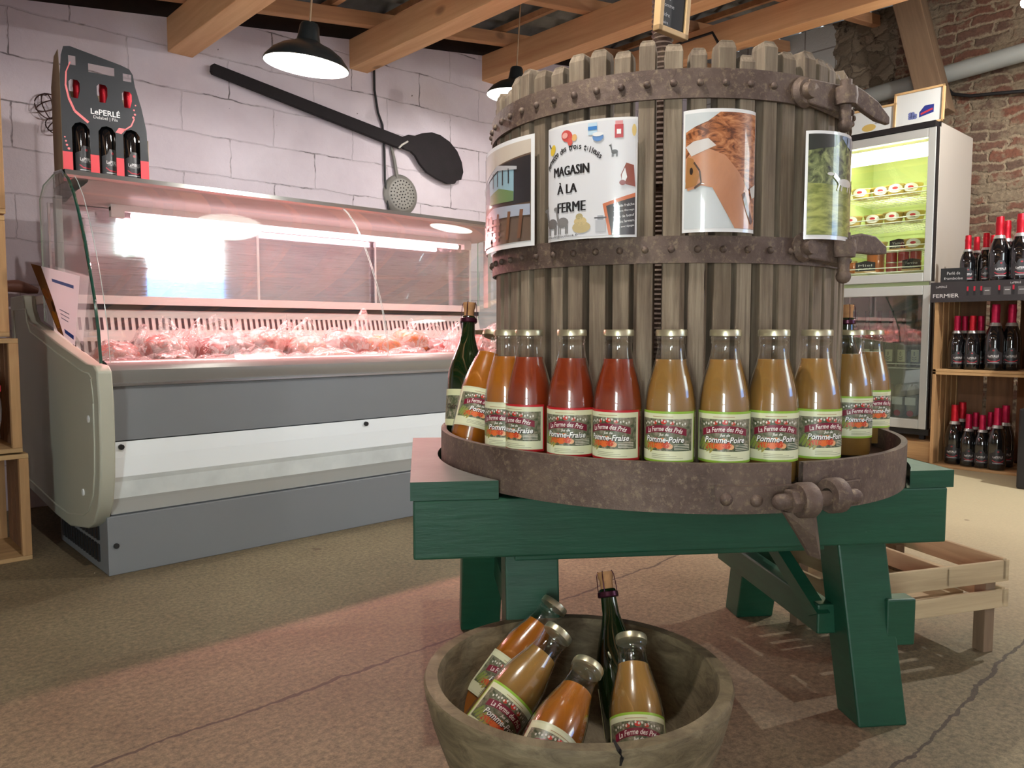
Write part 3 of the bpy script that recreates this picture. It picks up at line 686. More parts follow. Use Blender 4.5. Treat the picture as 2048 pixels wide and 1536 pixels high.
def flyer_map(u, v_, e_):
    a_ = u / .42; b_ = v_ / .25
    return (FQ[0] * (1 - a_) + FQ[1] * a_) * b_ + (FQ[3] * (1 - a_) + FQ[2] * a_) * (1 - b_) + Vector((-e_ * 2, 0, 0))
fa.rect(0, 0, .42, .25, S(222, 222, 228), 0).poly([(0, 0), (.16, 0), (.13, .12), (.10, .25), (0, .25)], S(120, 84, 50), 1)
fa.ell(.08, .05, .05, .03, S(196, 130, 50), 2).ell(.05, .14, .035, .02, S(170, 110, 60), 2).ell(.11, .10, .02, .02, S(90, 60, 40), 2)
fa.rect(.18, .20, .38, .212, S(110, 130, 180), 2).rect(.2, .10, .33, .104, S(150, 155, 170), 2).rect(.2, .085, .33, .089, S(150, 155, 170), 2).rect(.2, .07, .31, .074, S(150, 155, 170), 2).rect(.22, .02, .40, .035, S(60, 84, 150), 2)
e = empty('paper_flyer', (.70, 3.4, .84))
o = fa.build(flyer_map, 'paper_sheet', M_PAPER, e, .2, False, .0006); o.matrix_parent_inverse = Matrix.Translation((-.70, -3.4, -.84))
tag(e, 'printed paper flyer leaning against the left side glass of the meat counter', 'flyer')

# ================================================================== PRESS
FLc = onz(820, 965, .54); FRc = onz(1903, 940, .54)
BA = math.atan2(FRc.y - FLc.y, FRc.x - FLc.x); BL = 1.09
RCN = Vector((1.484, 1.072, 0)) - RT * .007; RR = .515
tv = Vector((math.cos(BA), math.sin(BA), 0)); nv_ = Vector((-math.sin(BA), math.cos(BA), 0))
M_GREEN = None
t = NT('green_paint'); v = t.coord('Object', (1, 1, 1), True); f = t.noise(v, 4, 5, .6); g = t.noise(t.coord('Object', (1, 1, 8), True), 9, 4)
col = t.ramp(t.math('ADD', t.math('MULTIPLY', f, .6), t.math('MULTIPLY', g, .4)), [(0.3, S(20, 62, 44)), (0.7, S(28, 80, 57))])
sp = t.ramp(t.noise(v, 48, 3, .6), [(0.765, (0, 0, 0, 1)), (0.80, (1, 1, 1, 1))]); col = t.mix(t.math('MULTIPLY', sp, .7), col, S(150, 165, 150))
t.pbr(col, .42, 0, t.bump(g, .25, .004)); M_GREEN = t.m
M_GTOP = plain('pale_grey_top', S(112, 112, 104), .5, 0, .15, 7, .2)  # top faces of the end planks, paler than their sides
M_GTOP2 = plain('pale_green_top', S(96, 130, 112), .5, 0, .12, 7, .2)
bench = empty('press_bench', (FLc.x, FLc.y, 0), BA)
MB().box((.005, .0, .392), (BL - .012, .11, .505)).obj('beam', M_GREEN, bench, bevel=.004)
MB().box((.005, .49, .392), (BL - .012, .60, .505)).obj('beam', M_GREEN, bench, bevel=.004)
MB().box((.005, .11, .40), (.10, .49, .50)).obj('cross_beam', M_GREEN, bench, bevel=.004)
MB().box((BL - .11, .11, .40), (BL - .012, .49, .50)).obj('cross_beam', M_GREEN, bench, bevel=.004)
MB().box((.20, .04, .372), (.84, .085, .395)).obj('lower_rail', M_GREEN, bench, bevel=.003)
# end planks, cut to the curve of the hoop
def plank(x0, x1, right):
    cx = (RCN - Vector((FLc.x, FLc.y, 0))); lx = cx.dot(tv); ly = cx.dot(nv_); r = RR + .008
    pts = []
    y0, y1 = 0.0, .60
    if right: y1 = .60
    edge = []
    for i in range(17):
        y = y0 + (y1 - y0) * i / 16; dy = y - ly; dx = math.sqrt(max(0, r * r - dy * dy))
        xx = lx - dx if not right else lx + dx
        if not right: xx = min(xx, .165)
        else: xx = max(xx, BL - .155)
        edge.append((xx, y))
    if not right: pts = [(0, y0)] + edge + [(0, y1)]
    else: pts = edge + [(BL, y1), (BL, y0)]
    mb = MB().prism(pts, .505, .54)
    o = mb.obj('end_plank', [M_GREEN, M_GTOP if not right else M_GTOP2], bench)
    for p_ in o.data.polygons:
        if p_.normal.z > .9: p_.material_index = 1
plank(0, .17, False); plank(BL - .16, BL, True)
def leg(x, front, lab=None):
    w, dpt = .108, .085
    if front: yb, yt = .02, .095
    else: yb, yt = .64, .50
    xb = x + (.03 if x > .5 else -.0)
    bot = [(xb, yb, 0), (xb + w, yb, 0), (xb + w, yb + dpt, 0), (xb, yb + dpt, 0)]
    top = [(x, yt - .02, .40), (x + w, yt - .02, .40), (x + w, yt + dpt - .02, .40), (x, yt + dpt - .02, .40)]
    return MB().hexa(bot, top).obj('leg', M_GREEN, bench, bevel=.004)
xr = .885
lg = leg(xr, True); leg(xr, False); leg(.185, True); leg(.125, False)
MB().box((xr - .035 + .012, .10, .17), (xr + .02, .66, .235)).obj('stretcher', M_GREEN, bench, bevel=.004)
MB().box((.21, .10, .17), (.265, .66, .235)).obj('stretcher', M_GREEN, bench, bevel=.004)
MB().box((xr + .10, .045, .16), (xr + .165, .085, .26)).obj('stretcher_end', M_GREEN, bench, bevel=.004)
mb = MB().hexa([(xr - .03, .09, .22), (xr - .0, .09, .22), (xr - .0, .13, .20), (xr - .03, .13, .20)], [(xr - .03, .50, .40), (xr, .50, .40), (xr, .58, .40), (xr - .03, .58, .40)])
mb.obj('diagonal_brace', M_GREEN, bench)
tag(bench, 'dark green painted heavy timber bench carrying the old cider press', 'bench')

# rust
t = NT('rusty_iron'); v = t.coord('Object', (1, 1, 1)); f = t.noise(v, 9, 6, .7); g = t.noise(v, 90, 5, .75)
col = t.ramp(f, [(0.3, S(76, 58, 51)), (0.55, S(108, 90, 80)), (0.75, S(130, 110, 92))])
col = t.mix(t.math('MULTIPLY', t.ramp(g, [(0.52, (0, 0, 0, 1)), (0.68, (1, 1, 1, 1))]), .55), col, S(158, 138, 110))
t.pbr(col, .62, .35, t.bump(t.math('ADD', f, t.math('MULTIPLY', g, .5)), .5, .006)); M_RUST = t.m
# big base hoop (open ring) with its clamp
pg = oncyl(1594, 950, RCN, RR); ga = math.atan2(pg.y - RCN.y, pg.x - RCN.x); gw = .022
hoop = empty('base_hoop', (RCN.x, RCN.y, .512))
TILT = Quaternion(Vector((FW.x, FW.y, 0)).normalized(), R(.35))
def HM(p): return Vector(p) - Vector((RCN.x, RCN.y, .512))
MB().lathe([(RR - .012, 0), (RR, 0), (RR, .086), (RR - .012, .086), (RR - .012, 0)], 120, 0, None, False, False, ga + gw, ga + 2 * PI - gw).obj('hoop_band', M_RUST, hoop, True)
def bandplate(px0, px1, yt, yb, r0, r1, par, name, cz, c=RCN, mat=M_RUST, riv=()):
    a0 = oncyl(px0, yt, c, r1); a1 = oncyl(px1, yt, c, r1); A0 = math.atan2(a0.y - c.y, a0.x - c.x); A1 = math.atan2(a1.y - c.y, a1.x - c.x)
    if A1 < A0 - PI: A1 += 2 * PI
    if A1 > A0 + PI: A1 -= 2 * PI
    lo_, hi = min(A0, A1), max(A0, A1); zt = a0.z - cz; zb = oncyl(px0, yb, c, r1).z - cz
    mb = MB().lathe([(r0, zb), (r1, zb), (r1, zt), (r0, zt), (r0, zb)], 12, 0, None, False, False, lo_, hi)
    for rx, ry in riv:
        p = oncyl(rx, ry, c, r1); p = Vector((p.x - c.x, p.y - c.y, p.z - cz)); mb.ball(p, .011, 0, 12, 6, (1, 1, 1))
    return mb.obj(name, mat, par, True)
bandplate(1430, 1612, 972, 1020, RR, RR + .012, hoop, 'clamp_plate', .512, riv=((1452, 998), (1512, 1000)))
bandplate(1655, 1722, 965, 1005, RR, RR + .012, hoop, 'clamp_plate', .512)
def knuckle(px, py, r, w, name='clamp_knuckle', par=hoop, c=RCN, rc=RR, cz=.512, out=.03):
    p = oncyl(px, py, c, rc + out); rad = Vector((p.x - c.x, p.y - c.y, 0)).normalized(); tan = Vector((-rad.y, rad.x, 0))
    p = Vector((p.x - c.x, p.y - c.y, p.z - cz)); mb = MB()
    mb.lathe([(r * .45, -w / 2), (r * .9, -w / 2), (r, -w / 2 + .004), (r, w / 2 - .004), (r * .9, w / 2), (r * .45, w / 2), (r * .45, -w / 2)], 20, 0, Matrix.Translation(p) @ tan.to_track_quat('Z', 'Y').to_matrix().to_4x4())
    return mb, p, rad, tan
for px, py in ((1610, 998), (1668, 988)):
    mb, p, rad, tan = knuckle(px, py, .030, .03)
    mb.obj('clamp_knuckle', M_RUST, hoop, True)
mb, p, rad, tan = knuckle(1636, 996, .03, .03)
MB().cyl(p - tan * .075, p + tan * .075, .0135, n=16).ball(p - tan * .075, .0135, 0).ball(p + tan * .075, .0135, 0).obj('clamp_bolt', M_RUST, hoop, True)
sgn = -1 if (CC + Vector((0, 0, 0)) - Vector((RCN.x, RCN.y, 0))).dot(tan) < 0 else 1
nutp = p - tan * .048 * (1 if tan.dot(RT) > 0 else -1)
MB().lathe([(.0, -.012), (.021, -.012), (.021, .012), (.0, .012)], 6, 0, Matrix.Translation(nutp) @ tan.to_track_quat('Z', 'Y').to_matrix().to_4x4()).obj('clamp_nut', M_RUST, hoop, bevel=.002)
# hanging spout-shaped lever under the clamp
mb = MB()
L0 = [oncyl(x, y, RCN, RR + .012) - Vector((RCN.x, RCN.y, .512)) for x, y in ((1570, 1022), (1632, 1022), (1642, 1104), (1624, 1114))]
rad = Vector((L0[1].x, L0[1].y, 0)).normalized()
rt3 = RT
def on_p(x, y, o_): return oncyl(x, y, RCN, RR + .012) - Vector((RCN.x, RCN.y, .512)) + rad * o_
a = [on_p(1568, 1022, .0), on_p(1600, 1022, .03), on_p(1632, 1022, .0)]
b = [on_p(1622, 1110, .0), on_p(1632, 1113, .012), on_p(1642, 1106, .0)]
mm = [on_p(1596, 1066, .0), on_p(1612, 1066, .025), on_p(1637, 1062, .0)]
vv = a + mm + b; n9 = len(vv); vv2 = [p_ - rad * .008 for p_ in vv]
f = [(0, 1, 4, 3), (1, 2, 5, 4), (3, 4, 7, 6), (4, 5, 8, 7)]
mb.add(vv + vv2, f + [tuple(i + n9 for i in q_)[::-1] for q_ in f] + [(0, 3, 12, 9), (3, 6, 15, 12), (2, 11, 14, 5), (5, 14, 17, 8), (6, 7, 16, 15), (7, 8, 17, 16), (0, 9, 10, 1), (1, 10, 11, 2)])
mb.obj('clamp_lever', M_RUST, hoop)
hoop.rotation_mode = 'QUATERNION'; hoop.rotation_quaternion = TILT; hoop.location.z = .511
tag(hoop, 'wide rusty iron base hoop with a bolted clamp around the bottles', 'hoop')
# tray in the hoop
TZ = .550
tag(MB().lathe([(0.0001, .512), (RR - .014, .512), (RR - .014, TZ), (.0001, TZ)], 72).obj('press_tray', wood('dark_tray_wood', S(60, 44, 32), S(92, 70, 52), 0, 20), smooth=True, loc=(RCN.x, RCN.y, 0)), 'dark round wooden press tray inside the base hoop under the bottles', 'tray')

# basket of staves
t = NT('weathered_stave'); v = t.coord('Object', (1, 1, .05), True); f = t.noise(v, 90, 6, .7, .3); g = t.noise(t.coord('Object', (1, 1, .4), True), 10, 4)
col = t.ramp(t.math('ADD', t.math('MULTIPLY', f, .6), t.math('MULTIPLY', g, .4)), [(0.34, S(78, 64, 53)), (0.5, S(128, 112, 94)), (0.66, S(164, 148, 126))])
oi = t.n('ShaderNodeObjectInfo'); col = t.mix(t.math('MULTIPLY', oi.outputs['Random'], .45), col, S(98, 82, 62))
vo = t.n('ShaderNodeTexVoronoi'); t.l(t.coord('Object', (14, 14, 4), True), vo.inputs['Vector']); vo.inputs['Scale'].default_value = 1
col = t.mix(t.math('MULTIPLY', t.ramp(vo.outputs['Distance'], [(0.05, (1, 1, 1, 1)), (0.12, (0, 0, 0, 1))]), .6), col, S(60, 46, 34))
t.pbr(col, .85, 0, t.bump(f, .5, .003)); M_STAVE = t.m
BCN = Vector((1.478, 1.078, 0)); NST = 53; ZB = TZ
bas = empty('press_basket', (BCN.x, BCN.y, ZB))
def stave(h, seed):
    rr = random.Random(seed); w = .0152 + rr.uniform(-.0012, .0012); d0, d1 = .346, .386
    mb = MB(); b_ = [(d0, -w, 0), (d1, -w, 0), (d1, w, 0), (d0, w, 0)]
    k1 = h - .012 - rr.uniform(0, .004)
    def ring(z, k): return [(d0 if x == d0 else (d1 if k > .9 else d1 - .006), y * k, z) for x, y, _ in b_]
    rings = [ring(0, 1), ring(k1, 1), ring(h - .004, .9), ring(h, .62)]
    v = [p for r_ in rings for p in r_]; f = [(0, 3, 2, 1), (12, 13, 14, 15)]
    for i in range(3):
        for j in range(4): f.append((i * 4 + j, i * 4 + (j + 1) % 4, i * 4 + 4 + (j + 1) % 4, i * 4 + 4 + j))
    mb.add(v, f)
    return mb.obj('stave', M_STAVE, bas, bevel=.0015)
protos = [stave(.785 + dz, i) for i, dz in enumerate((0, -.008, .006, -.018, .01, -.004))]
random.seed(5); camang = math.atan2(-BCN.y, -BCN.x)
for i in range(NST):
    a = camang + 2 * PI * (i + .32) / NST
    o = protos[i] if i < len(protos) else protos[random.randrange(len(protos))].copy()
    if i >= len(protos): COL.objects.link(o)
    o.rotation_euler = (random.uniform(-.004, .004), random.uniform(-.004, .004), a + random.uniform(-.006, .006))
for (zt, zb, nm) in ((1.287, 1.235, 'upper'), (.992, .943, 'middle')):
    mb = MB().lathe([(.388, zb - ZB), (.394, zb - ZB), (.394, zt - ZB), (.388, zt - ZB), (.388, zb - ZB)], 120)
    for i in range(NST):
        a = camang + 2 * PI * (i + .32) / NST
        mb.ball((.395 * math.cos(a), .395 * math.sin(a), (zt + zb) / 2 - ZB), .0068, 0, 8, 5, (1, 1, 1))
    mb.obj('iron_band', M_RUST, bas, True)
# an inner support band near the foot, seen between the bottles
# clamps on the right side of the two bands
def bk(px, py, o_=0.0): p = oncyl(px, py, BCN, .395 + o_); return Vector((p.x - BCN.x, p.y - BCN.y, p.z - ZB))
for i, (kx, ky, kx2, ky2, py_) in enumerate(((1604, 186, 1655, 212, 1), (1604, 495, 1650, 512, 2))):
    c0 = bk(kx, ky, .0); rad = Vector((c0.x, c0.y, 0)).normalized(); tan = Vector((-rad.y, rad.x, 0))
    if tan.dot(RT) < 0: tan = -tan
    Mx = Matrix.Translation(c0 - rad * .002) @ rad.to_track_quat('Z', 'Y').to_matrix().to_4x4()
    MB().lathe([(.0001, 0), (.026, 0), (.028, .006), (.022, .016), (.016, .016), (.014, .028), (.0001, .030)], 24, 0, Mx).obj('clamp_boss', M_RUST, bas, True)
    pl = MB(); z0 = c0.z
    # plate following the tangent to the right
    pa = c0 + rad * .006; pb = pa + tan * .105 - rad * .012
    for q0, q1, hz0, hz1 in ((pa, pb, .022, .026),):
        bot = [q0 - Vector((0, 0, hz0)), q1 - Vector((0, 0, hz1)) - Vector((0, 0, .008)), q1 - Vector((0, 0, hz1)) + rad * .016, q0 - Vector((0, 0, hz0)) + rad * .012]
        top = [q0 + Vector((0, 0, hz0)), q1 + Vector((0, 0, hz1)), q1 + Vector((0, 0, hz1)) + rad * .016, q0 + Vector((0, 0, hz0)) + rad * .012]
        pl.hexa(bot, top)
    pl.obj('clamp_plate', M_RUST, bas, bevel=.003)
    pk = c0 + tan * .09 + rad * .022
    MB().cyl(pk + Vector((0, 0, .03)), pk - Vector((0, 0, .05)), .011, n=14).ball(pk - Vector((0, 0, .052)), .014, 0).obj('clamp_bolt', M_RUST, bas, True)
    MB().lathe([(.0001, -.016), (.02, -.016), (.022, 0), (.02, .016), (.0001, .016)], 16, 0, Matrix.Translation(pk)).obj('clamp_knuckle', M_RUST, bas, True)
    # curved handle
    dz = (0, -.012, -.026, -.040) if i == 0 else (0, .004, .002, -.006)
    hd = []
    for j, s_ in enumerate((0, .035, .075, .11)):
        hd.append(pk + tan * (s_ + .005) + rad * .004 + Vector((0, 0, .008 + dz[j])))
    mb = MB(); v = []
    for j, p_ in enumerate(hd):
        hh_ = (.016, .019, .018, .007)[j]; tt = .006
        v += [p_ + Vector((0, 0, hh_)) - rad * tt, p_ - Vector((0, 0, hh_)) - rad * tt, p_ - Vector((0, 0, hh_)) + rad * tt, p_ + Vector((0, 0, hh_)) + rad * tt]
    f = [(0, 1, 2, 3), (15, 14, 13, 12)]
    for j in range(3):
        for m_ in range(4): f.append((j * 4 + m_, j * 4 + (m_ + 1) % 4, j * 4 + 4 + (m_ + 1) % 4, j * 4 + 4 + m_))
    mb.add(v, f).obj('clamp_handle', M_RUST, bas, bevel=.003)
tag(bas, 'large round basket of weathered wooden staves with two rusty iron bands', 'press basket')

# screw and nut above the basket
sc_ = empty('press_screw', (BCN.x - .012, BCN.y + .0, TZ))
pts = []; prof = []; z = 0
mb = MB(); n = 24; turns = 105; H = 1.05
prof = []
k = 0; zz = 0.0
while zz < H:
    prof.append((.025 if k % 2 == 0 else .0195, zz)); zz += .0055; k += 1
mb.lathe(prof, 24, 0, None, True, True); mb.obj('threaded_rod', M_RUST, sc_, True)
prof = []; k = 0; zz = .60
while zz < .815:
    prof.append((.037 if k % 2 == 0 else .032, zz)); zz += .006; k += 1
MB().lathe([(.0001, .60)] + prof + [(.0001, prof[-1][1])], 24, 0).obj('screw_collar', M_RUST, sc_, True)
tag(sc_, 'rusty threaded iron screw rising from the middle of the slatted basket', 'screw')

# chalkboard sign in front of the screw
sg0 = at(1312, 52, 1.60); sg1 = at(1372, 75, 1.60)
ang = math.atan2((sg1 - sg0).y, (sg1 - sg0).x)
sgn_e = empty('chalkboard_sign', (sg0.x, sg0.y, sg0.z), BA + R(-14))
w_, h_ = .092, .15
wf = plain('light_wood_frame', S(206, 170, 120), .6, 0, .1, 20)
MB().box((0, -.009, -.008), (w_, .009, .004)).box((0, -.009, h_), (w_, .009, h_ + .012)).box((0, -.009, -.008), (.012, .009, h_ + .012)).box((w_ - .012, -.009, -.008), (w_, .009, h_ + .012)).obj('frame', wf, sgn_e, bevel=.0015)
MB().box((.010, -.003, 0), (w_ - .010, .003, h_)).obj('slate', plain('slate_black', S(24, 26, 28), .6), sgn_e)
ar = Art(); chalk = S(190, 190, 190)
for i in range(7):
    ar.text(random.choice(['1L 3.50', 'jus', 'pomme', '2.90', 'poire', 'cidre']), .012, .012 + i * .017, h=.008, col=chalk, left=True, layer=1)
ar.build(lambda u, v_, e_: Vector((u, -.0035 - e_, v_)), 'chalk_writing', M_PRINT, sgn_e)
sgn_e.rotation_euler = (R(3), R(2), R(-6))
tag(sgn_e, 'small wood framed chalkboard sign hung on the press screw', 'sign')

# posters slipped between the staves
WH = S(238, 236, 234)
def poster(name, x0, x1, yt, yb, art, lab, mats, bulge=.018, dr=0.0, shrink=0.0):
    pa = oncyl(x0, (yt + yb) / 2, BCN, .400 + dr); pb = oncyl(x1, (yt + yb) / 2, BCN, .400 + dr)
    A0 = math.atan2(pa.y - BCN.y, pa.x - BCN.x); A1 = math.atan2(pb.y - BCN.y, pb.x - BCN.x)
    if A1 < A0 - PI: A1 += 2 * PI
    if A1 > A0 + PI: A1 -= 2 * PI
    pm = (A0 + A1) / 2; pc = oncyl((x0 + x1) / 2, yt, BCN, .400 + bulge + dr)
    zt = pc.z; zb = oncyl((x0 + x1) / 2, yb, BCN, .400 + bulge + dr).z
    e = empty('laminated_poster', (BCN.x, BCN.y, zb))
    def f(u, v_, e_):   # u, v in 0..1
        a = A0 + (A1 - A0) * u; r = .397 + dr + bulge * (1 - (2 * u - 1) ** 2) ** .8 + e_ if 0 < u < 1 else .397 + dr + e_
        return Vector((r * math.cos(a), r * math.sin(a), v_ * (zt - zb)))
    o = art.build(f, 'printed_sheet', mats, e, .06, True, .0006)
    return tag(e, lab, 'poster')
# 1: room interior
a = Art(); a.rect(0, 0, 1, 1, WH, 0).rect(.03, .05, .97, .96, S(206, 192, 176), 1)
a.poly([(.03, .55), (.2, .68), (.55, .80), (.97, .84), (.97, .05), (.03, .05)], S(104, 84, 70), 2)
a.poly([(.25, .50), (.25, .70), (.55, .79), (.97, .82), (.97, .40), (.6, .40)], S(48, 46, 48), 3)
a.poly([(.42, .45), (.40, .68), (.60, .75), (.80, .73), (.80, .43)], S(150, 184, 196), 4).poly([(.42, .45), (.43, .54), (.6, .58), (.8, .52), (.8, .43)], S(110, 140, 90), 5)
for x in (.5, .58, .66, .74): a.line([(x, .6), (x, .74)], .012, S(40, 40, 44), 6)
a.poly([(.36, .70), (.58, .80), (.84, .74), (.84, .71), (.58, .75), (.36, .67)], S(190, 188, 190), 6)
a.poly([(.3, .36), (.5, .41), (.97, .38), (.97, .28), (.5, .30)], S(170, 176, 190), 5)
a.poly([(.03, .05), (.03, .35), (.4, .2), (.45, .05)], S(170, 116, 76), 4)
for x in (.30, .42, .56, .72, .86): a.line([(x, .08), (x + .03, .34)], .035, S(120, 80, 56), 6)
for y in (.14, .20, .26): a.line([(.30, y), (.62, y - .02)], .02, S(132, 92, 66), 6)
a.rect(.1, .60, .22, .66, S(190, 160, 110), 5)
poster('poster', 957, 1067, 281, 497, a, 'laminated photo poster of a shop interior at the left of the slatted basket', [M_LAMIN], .010, .008)
# 2: farm shop poster
a = Art(); BK = S(36, 36, 38)
a.rect(0, 0, 1, 1, WH, 0).rect(.015, .02, .985, .98, S(226, 224, 226), 1)
a.heavy('MAGASIN', .33, .60, h=.082, w=.42, col=BK, layer=3)
a.heavy('\u00c0 LA', .29, .455, h=.10, w=.24, col=BK, layer=3)
a.heavy('FERME', .34, .285, h=.085, w=.33, col=BK, layer=3)
s_ = 'fermette des trois tilleuls'
wds = [(.03, .70, 'f', 62), (.06, .735, 'e', 56), (.09, .765, 'r', 50)]
import itertools
th0 = R(150); n_ = len(s_)
for i, ch in enumerate(s_):
    if ch == ' ': continue
    th = R(157) - R(124) * i / (n_ - 1); cx = .36 + .35 * math.cos(th) * 1.0; cy = .555 + .235 * math.sin(th)
    a.text(ch, cx, cy, h=.036 if ch not in 'fdtl' else .05, col=BK, bold=.02, layer=3, rot=(th - PI / 2) * .55)
a.ell(.10, .80, .035, .05, S(226, 190, 60), 3, rot=-.5).line([(.04, .86), (.07, .82)], .015, S(40, 50, 80), 3)
a.ell(.29, .895, .07, .05, S(206, 84, 80), 3, rot=-.3).ell(.27, .90, .035, .025, S(236, 170, 160), 4).ell(.33, .84, .03, .035, S(214, 96, 86), 4, rot=.5).ell(.38, .87, .03, .03, S(230, 180, 120), 3)
a.rect(.53, .87, .62, .97, S(196, 218, 232), 3).rect(.53, .91, .62, .94, S(70, 130, 196), 4).ell(.63, .85, .055, .04, S(110, 150, 204), 4).ell(.63, .87, .055, .018, WH, 5)
a.rect(.79, .83, .87, .94, S(190, 50, 60), 3).rect(.795, .94, .865, .97, S(224, 150, 150), 3).rect(.81, .86, .85, .90, WH, 4).ell(.97, .89, .02, .05, S(220, 190, 120), 3)
def alp(x, y, s2, c_):
    a.ell(x, y, .075 * s2, .045 * s2, c_, 3); a.line([(x - .06 * s2, y + .02 * s2), (x - .085 * s2, y + .12 * s2)], .028 * s2, c_, 3); a.ell(x - .095 * s2, y + .125 * s2, .03 * s2, .018 * s2, c_, 3)
    a.line([(x - .075 * s2, y + .13 * s2), (x - .07 * s2, y + .16 * s2)], .01 * s2, c_, 3)
    for dx in (-.055, -.03, .04, .06): a.line([(x + dx * s2, y), (x + dx * s2, y - .10 * s2)], .014 * s2, c_, 3)
alp(.09, .155, 1.0, S(110, 106, 104)); alp(.24, .155, 1.0, S(130, 126, 124)); alp(.79, .715, .42, S(90, 90, 90))
a.ell(.46, .10, .10, .05, S(196, 176, 130), 3).ell(.45, .15, .07, .04, S(208, 186, 136), 3).ell(.44, .19, .04, .03, S(180, 164, 120), 3)
a.rect(.61, .05, .71, .15, S(190, 190, 194), 3).rect(.63, .15, .69, .19, S(170, 170, 176), 3).line([(.60, .17), (.72, .17)], .012, S(90, 90, 94), 4)
a.poly([(.85, .52), (.90, .62), (.97, .60), (.985, .42), (.90, .44), (.86, .46)], S(140, 70, 56), 3).poly([(.86, .52), (.89, .58), (.91, .50), (.88, .44), (.86, .46)], WH, 4).ell(.868, .455, .03, .022, S(150, 90, 90), 5)
a.poly([(.68, .285), (.985, .37), (.985, .02), (.74, .02)], S(204, 110, 66), 3).poly([(.715, .265), (.985, .335), (.985, .02), (.77, .02)], S(38, 36, 38), 4)
for i, s3 in enumerate(('Viande fra\u00eeche', 'Terrine \u00c9levage', 'Colis de bœuf', 'Produits fermiers', 'Balade avec alpagas')):
    a.text(s3, .785, .255 - i * .045, h=.022, w=.195, col=WH, layer=5, left=True, rot=.12)
a.text('tilleuls@outlook.fr', .22, .035, h=.028, w=.42, col=BK, layer=3)
poster('poster', 1095, 1274, 238, 476, a, 'laminated white farm shop poster with black lettering on the slatted basket', [M_LAMIN], .016, .004)
# 3: two brown alpacas
a = Art(); a.rect(0, 0, 1, 1, WH, 0).rect(.02, .03, .98, .97, S(206, 210, 210), 1)
a.poly([(.03, .55), (.03, .82), (.14, .86), (.30, .90), (.45, .97), (.98, .97), (.98, .03), (.86, .03), (.62, .32), (.40, .56), (.30, .66), (.16, .68)], WH, 2, mi=1)
a.poly([(.03, .60), (.10, .66), (.30, .68), (.52, .62), (.72, .48), (.86, .34), (.92, .20), (.98, .05), (.98, .03), (.66, .03), (.52, .18), (.36, .36), (.22, .38), (.16, .36), (.06, .34), (.03, .42)], WH, 3, mi=2)
a.poly([(.03, .36), (.05, .62), (.12, .60), (.20, .46), (.16, .38)], S(168, 116, 66), 4).line([(.13, .57), (.20, .50), (.22, .40), (.14, .36)], .018, S(70, 48, 36), 5)
a.poly([(.03, .70), (.1, .62), (.25, .66), (.40, .70), (.30, .76), (.12, .74)], S(214, 206, 200), 4)
a.ell(.10, .50, .02, .03, S(40, 30, 26), 5).line([(.78, .32), (.84, .20), (.93, .08)], .05, S(96, 62, 48), 5).poly([(.88, .36), (.98, .40), (.98, .30), (.92, .28)], S(206, 200, 190), 5)
M_FUR = photo('printed_curly_fur', [(0.38, S(96, 50, 26)), (0.5, S(172, 104, 62)), (0.66, S(212, 148, 100))], 24, .3, 1.0, 2.0, (1, 1, 2.2))
M_FUR2 = photo('printed_smooth_fur', [(0.3, S(176, 116, 82)), (0.7, S(206, 146, 108))], 6, .3, 1.0)
poster('poster', 1366, 1511, 215, 463, a, 'laminated photo poster of two brown alpacas on the slatted basket', [M_LAMIN, M_FUR, M_FUR2], .020, .004)
# 4: white alpaca in a meadow
a = Art(); a.rect(0, 0, 1, 1, WH, 0).rect(.02, .04, .98, .97, WH, 1, mi=1).poly([(.02, .04), (.98, .04), (.98, .48), (.55, .50), (.02, .52)], WH, 2, mi=2)
a.poly([(.02, .82), (.35, .86), (.5, .97), (.02, .97)], S(40, 46, 40), 2).poly([(.42, .97), (.58, .88), (.82, .84), (.98, .90), (.98, .97)], S(150, 168, 196), 2)
for x in (.55, .66, .75, .86): a.line([(x, .80), (x + .03, .96)], .016, S(56, 56, 52), 3)
a.ell(.55, .535, .16, .038, S(220, 216, 208), 4).line([(.42, .545), (.33, .60)], .05, S(220, 216, 208), 4).ell(.28, .605, .05, .016, S(224, 220, 212), 4)
for x in (.42, .48, .62, .70): a.line([(x, .52), (x - .03, .455)], .025, S(206, 200, 190), 4)
a.ell(.93, .51, .06, .05, S(120, 110, 100), 4).line([(.93, .54), (.90, .60)], .04, S(150, 130, 110), 4)
M_TREE = photo('printed_trees', [(0.38, S(36, 44, 28)), (0.5, S(104, 114, 70)), (0.62, S(160, 168, 110))], 45, .3, 1.0)
M_MEAD = photo('printed_meadow', [(0.38, S(116, 126, 58)), (0.62, S(178, 182, 98))], 30, .3, 1.0, .5, (1, 1, 3))
poster('poster', 1612, 1697, 257, 477, a, 'laminated photo poster of a white alpaca in a meadow at the right of the basket', [M_LAMIN, M_TREE, M_MEAD], .026, .016)

# ================================================================== BOTTLES
BRAD, BH = .0445, .272
M_BGL = clear('bottle_glass', (.97, .98, .97, 1), .05, .95, .015)
def juicemat(name, c, c2):
    t = NT(name); f = t.noise(t.coord('Object', (1, 1, .4), True), 14, 4)
    p = t.pbr(t.ramp(f, [(0.3, c), (0.7, c2)]), .25, 0, None, Coat_Weight=.6, Coat_Roughness=.03)
    p.inputs['Subsurface Weight'].default_value = .25; p.inputs['Subsurface Scale'].default_value = .02; p.inputs['Subsurface Radius'].default_value = (1, .5, .2); return t.m
M_JU = {'pomme': juicemat('apple_juice', S(158, 90, 20), S(174, 104, 28)), 'poire': juicemat('pear_juice', S(142, 104, 52), S(158, 118, 62)), 'fraise': juicemat('strawberry_juice', S(126, 44, 18), S(144, 56, 24))}
M_LID = plain('gold_lid', S(206, 200, 168), .32, .85, .05)
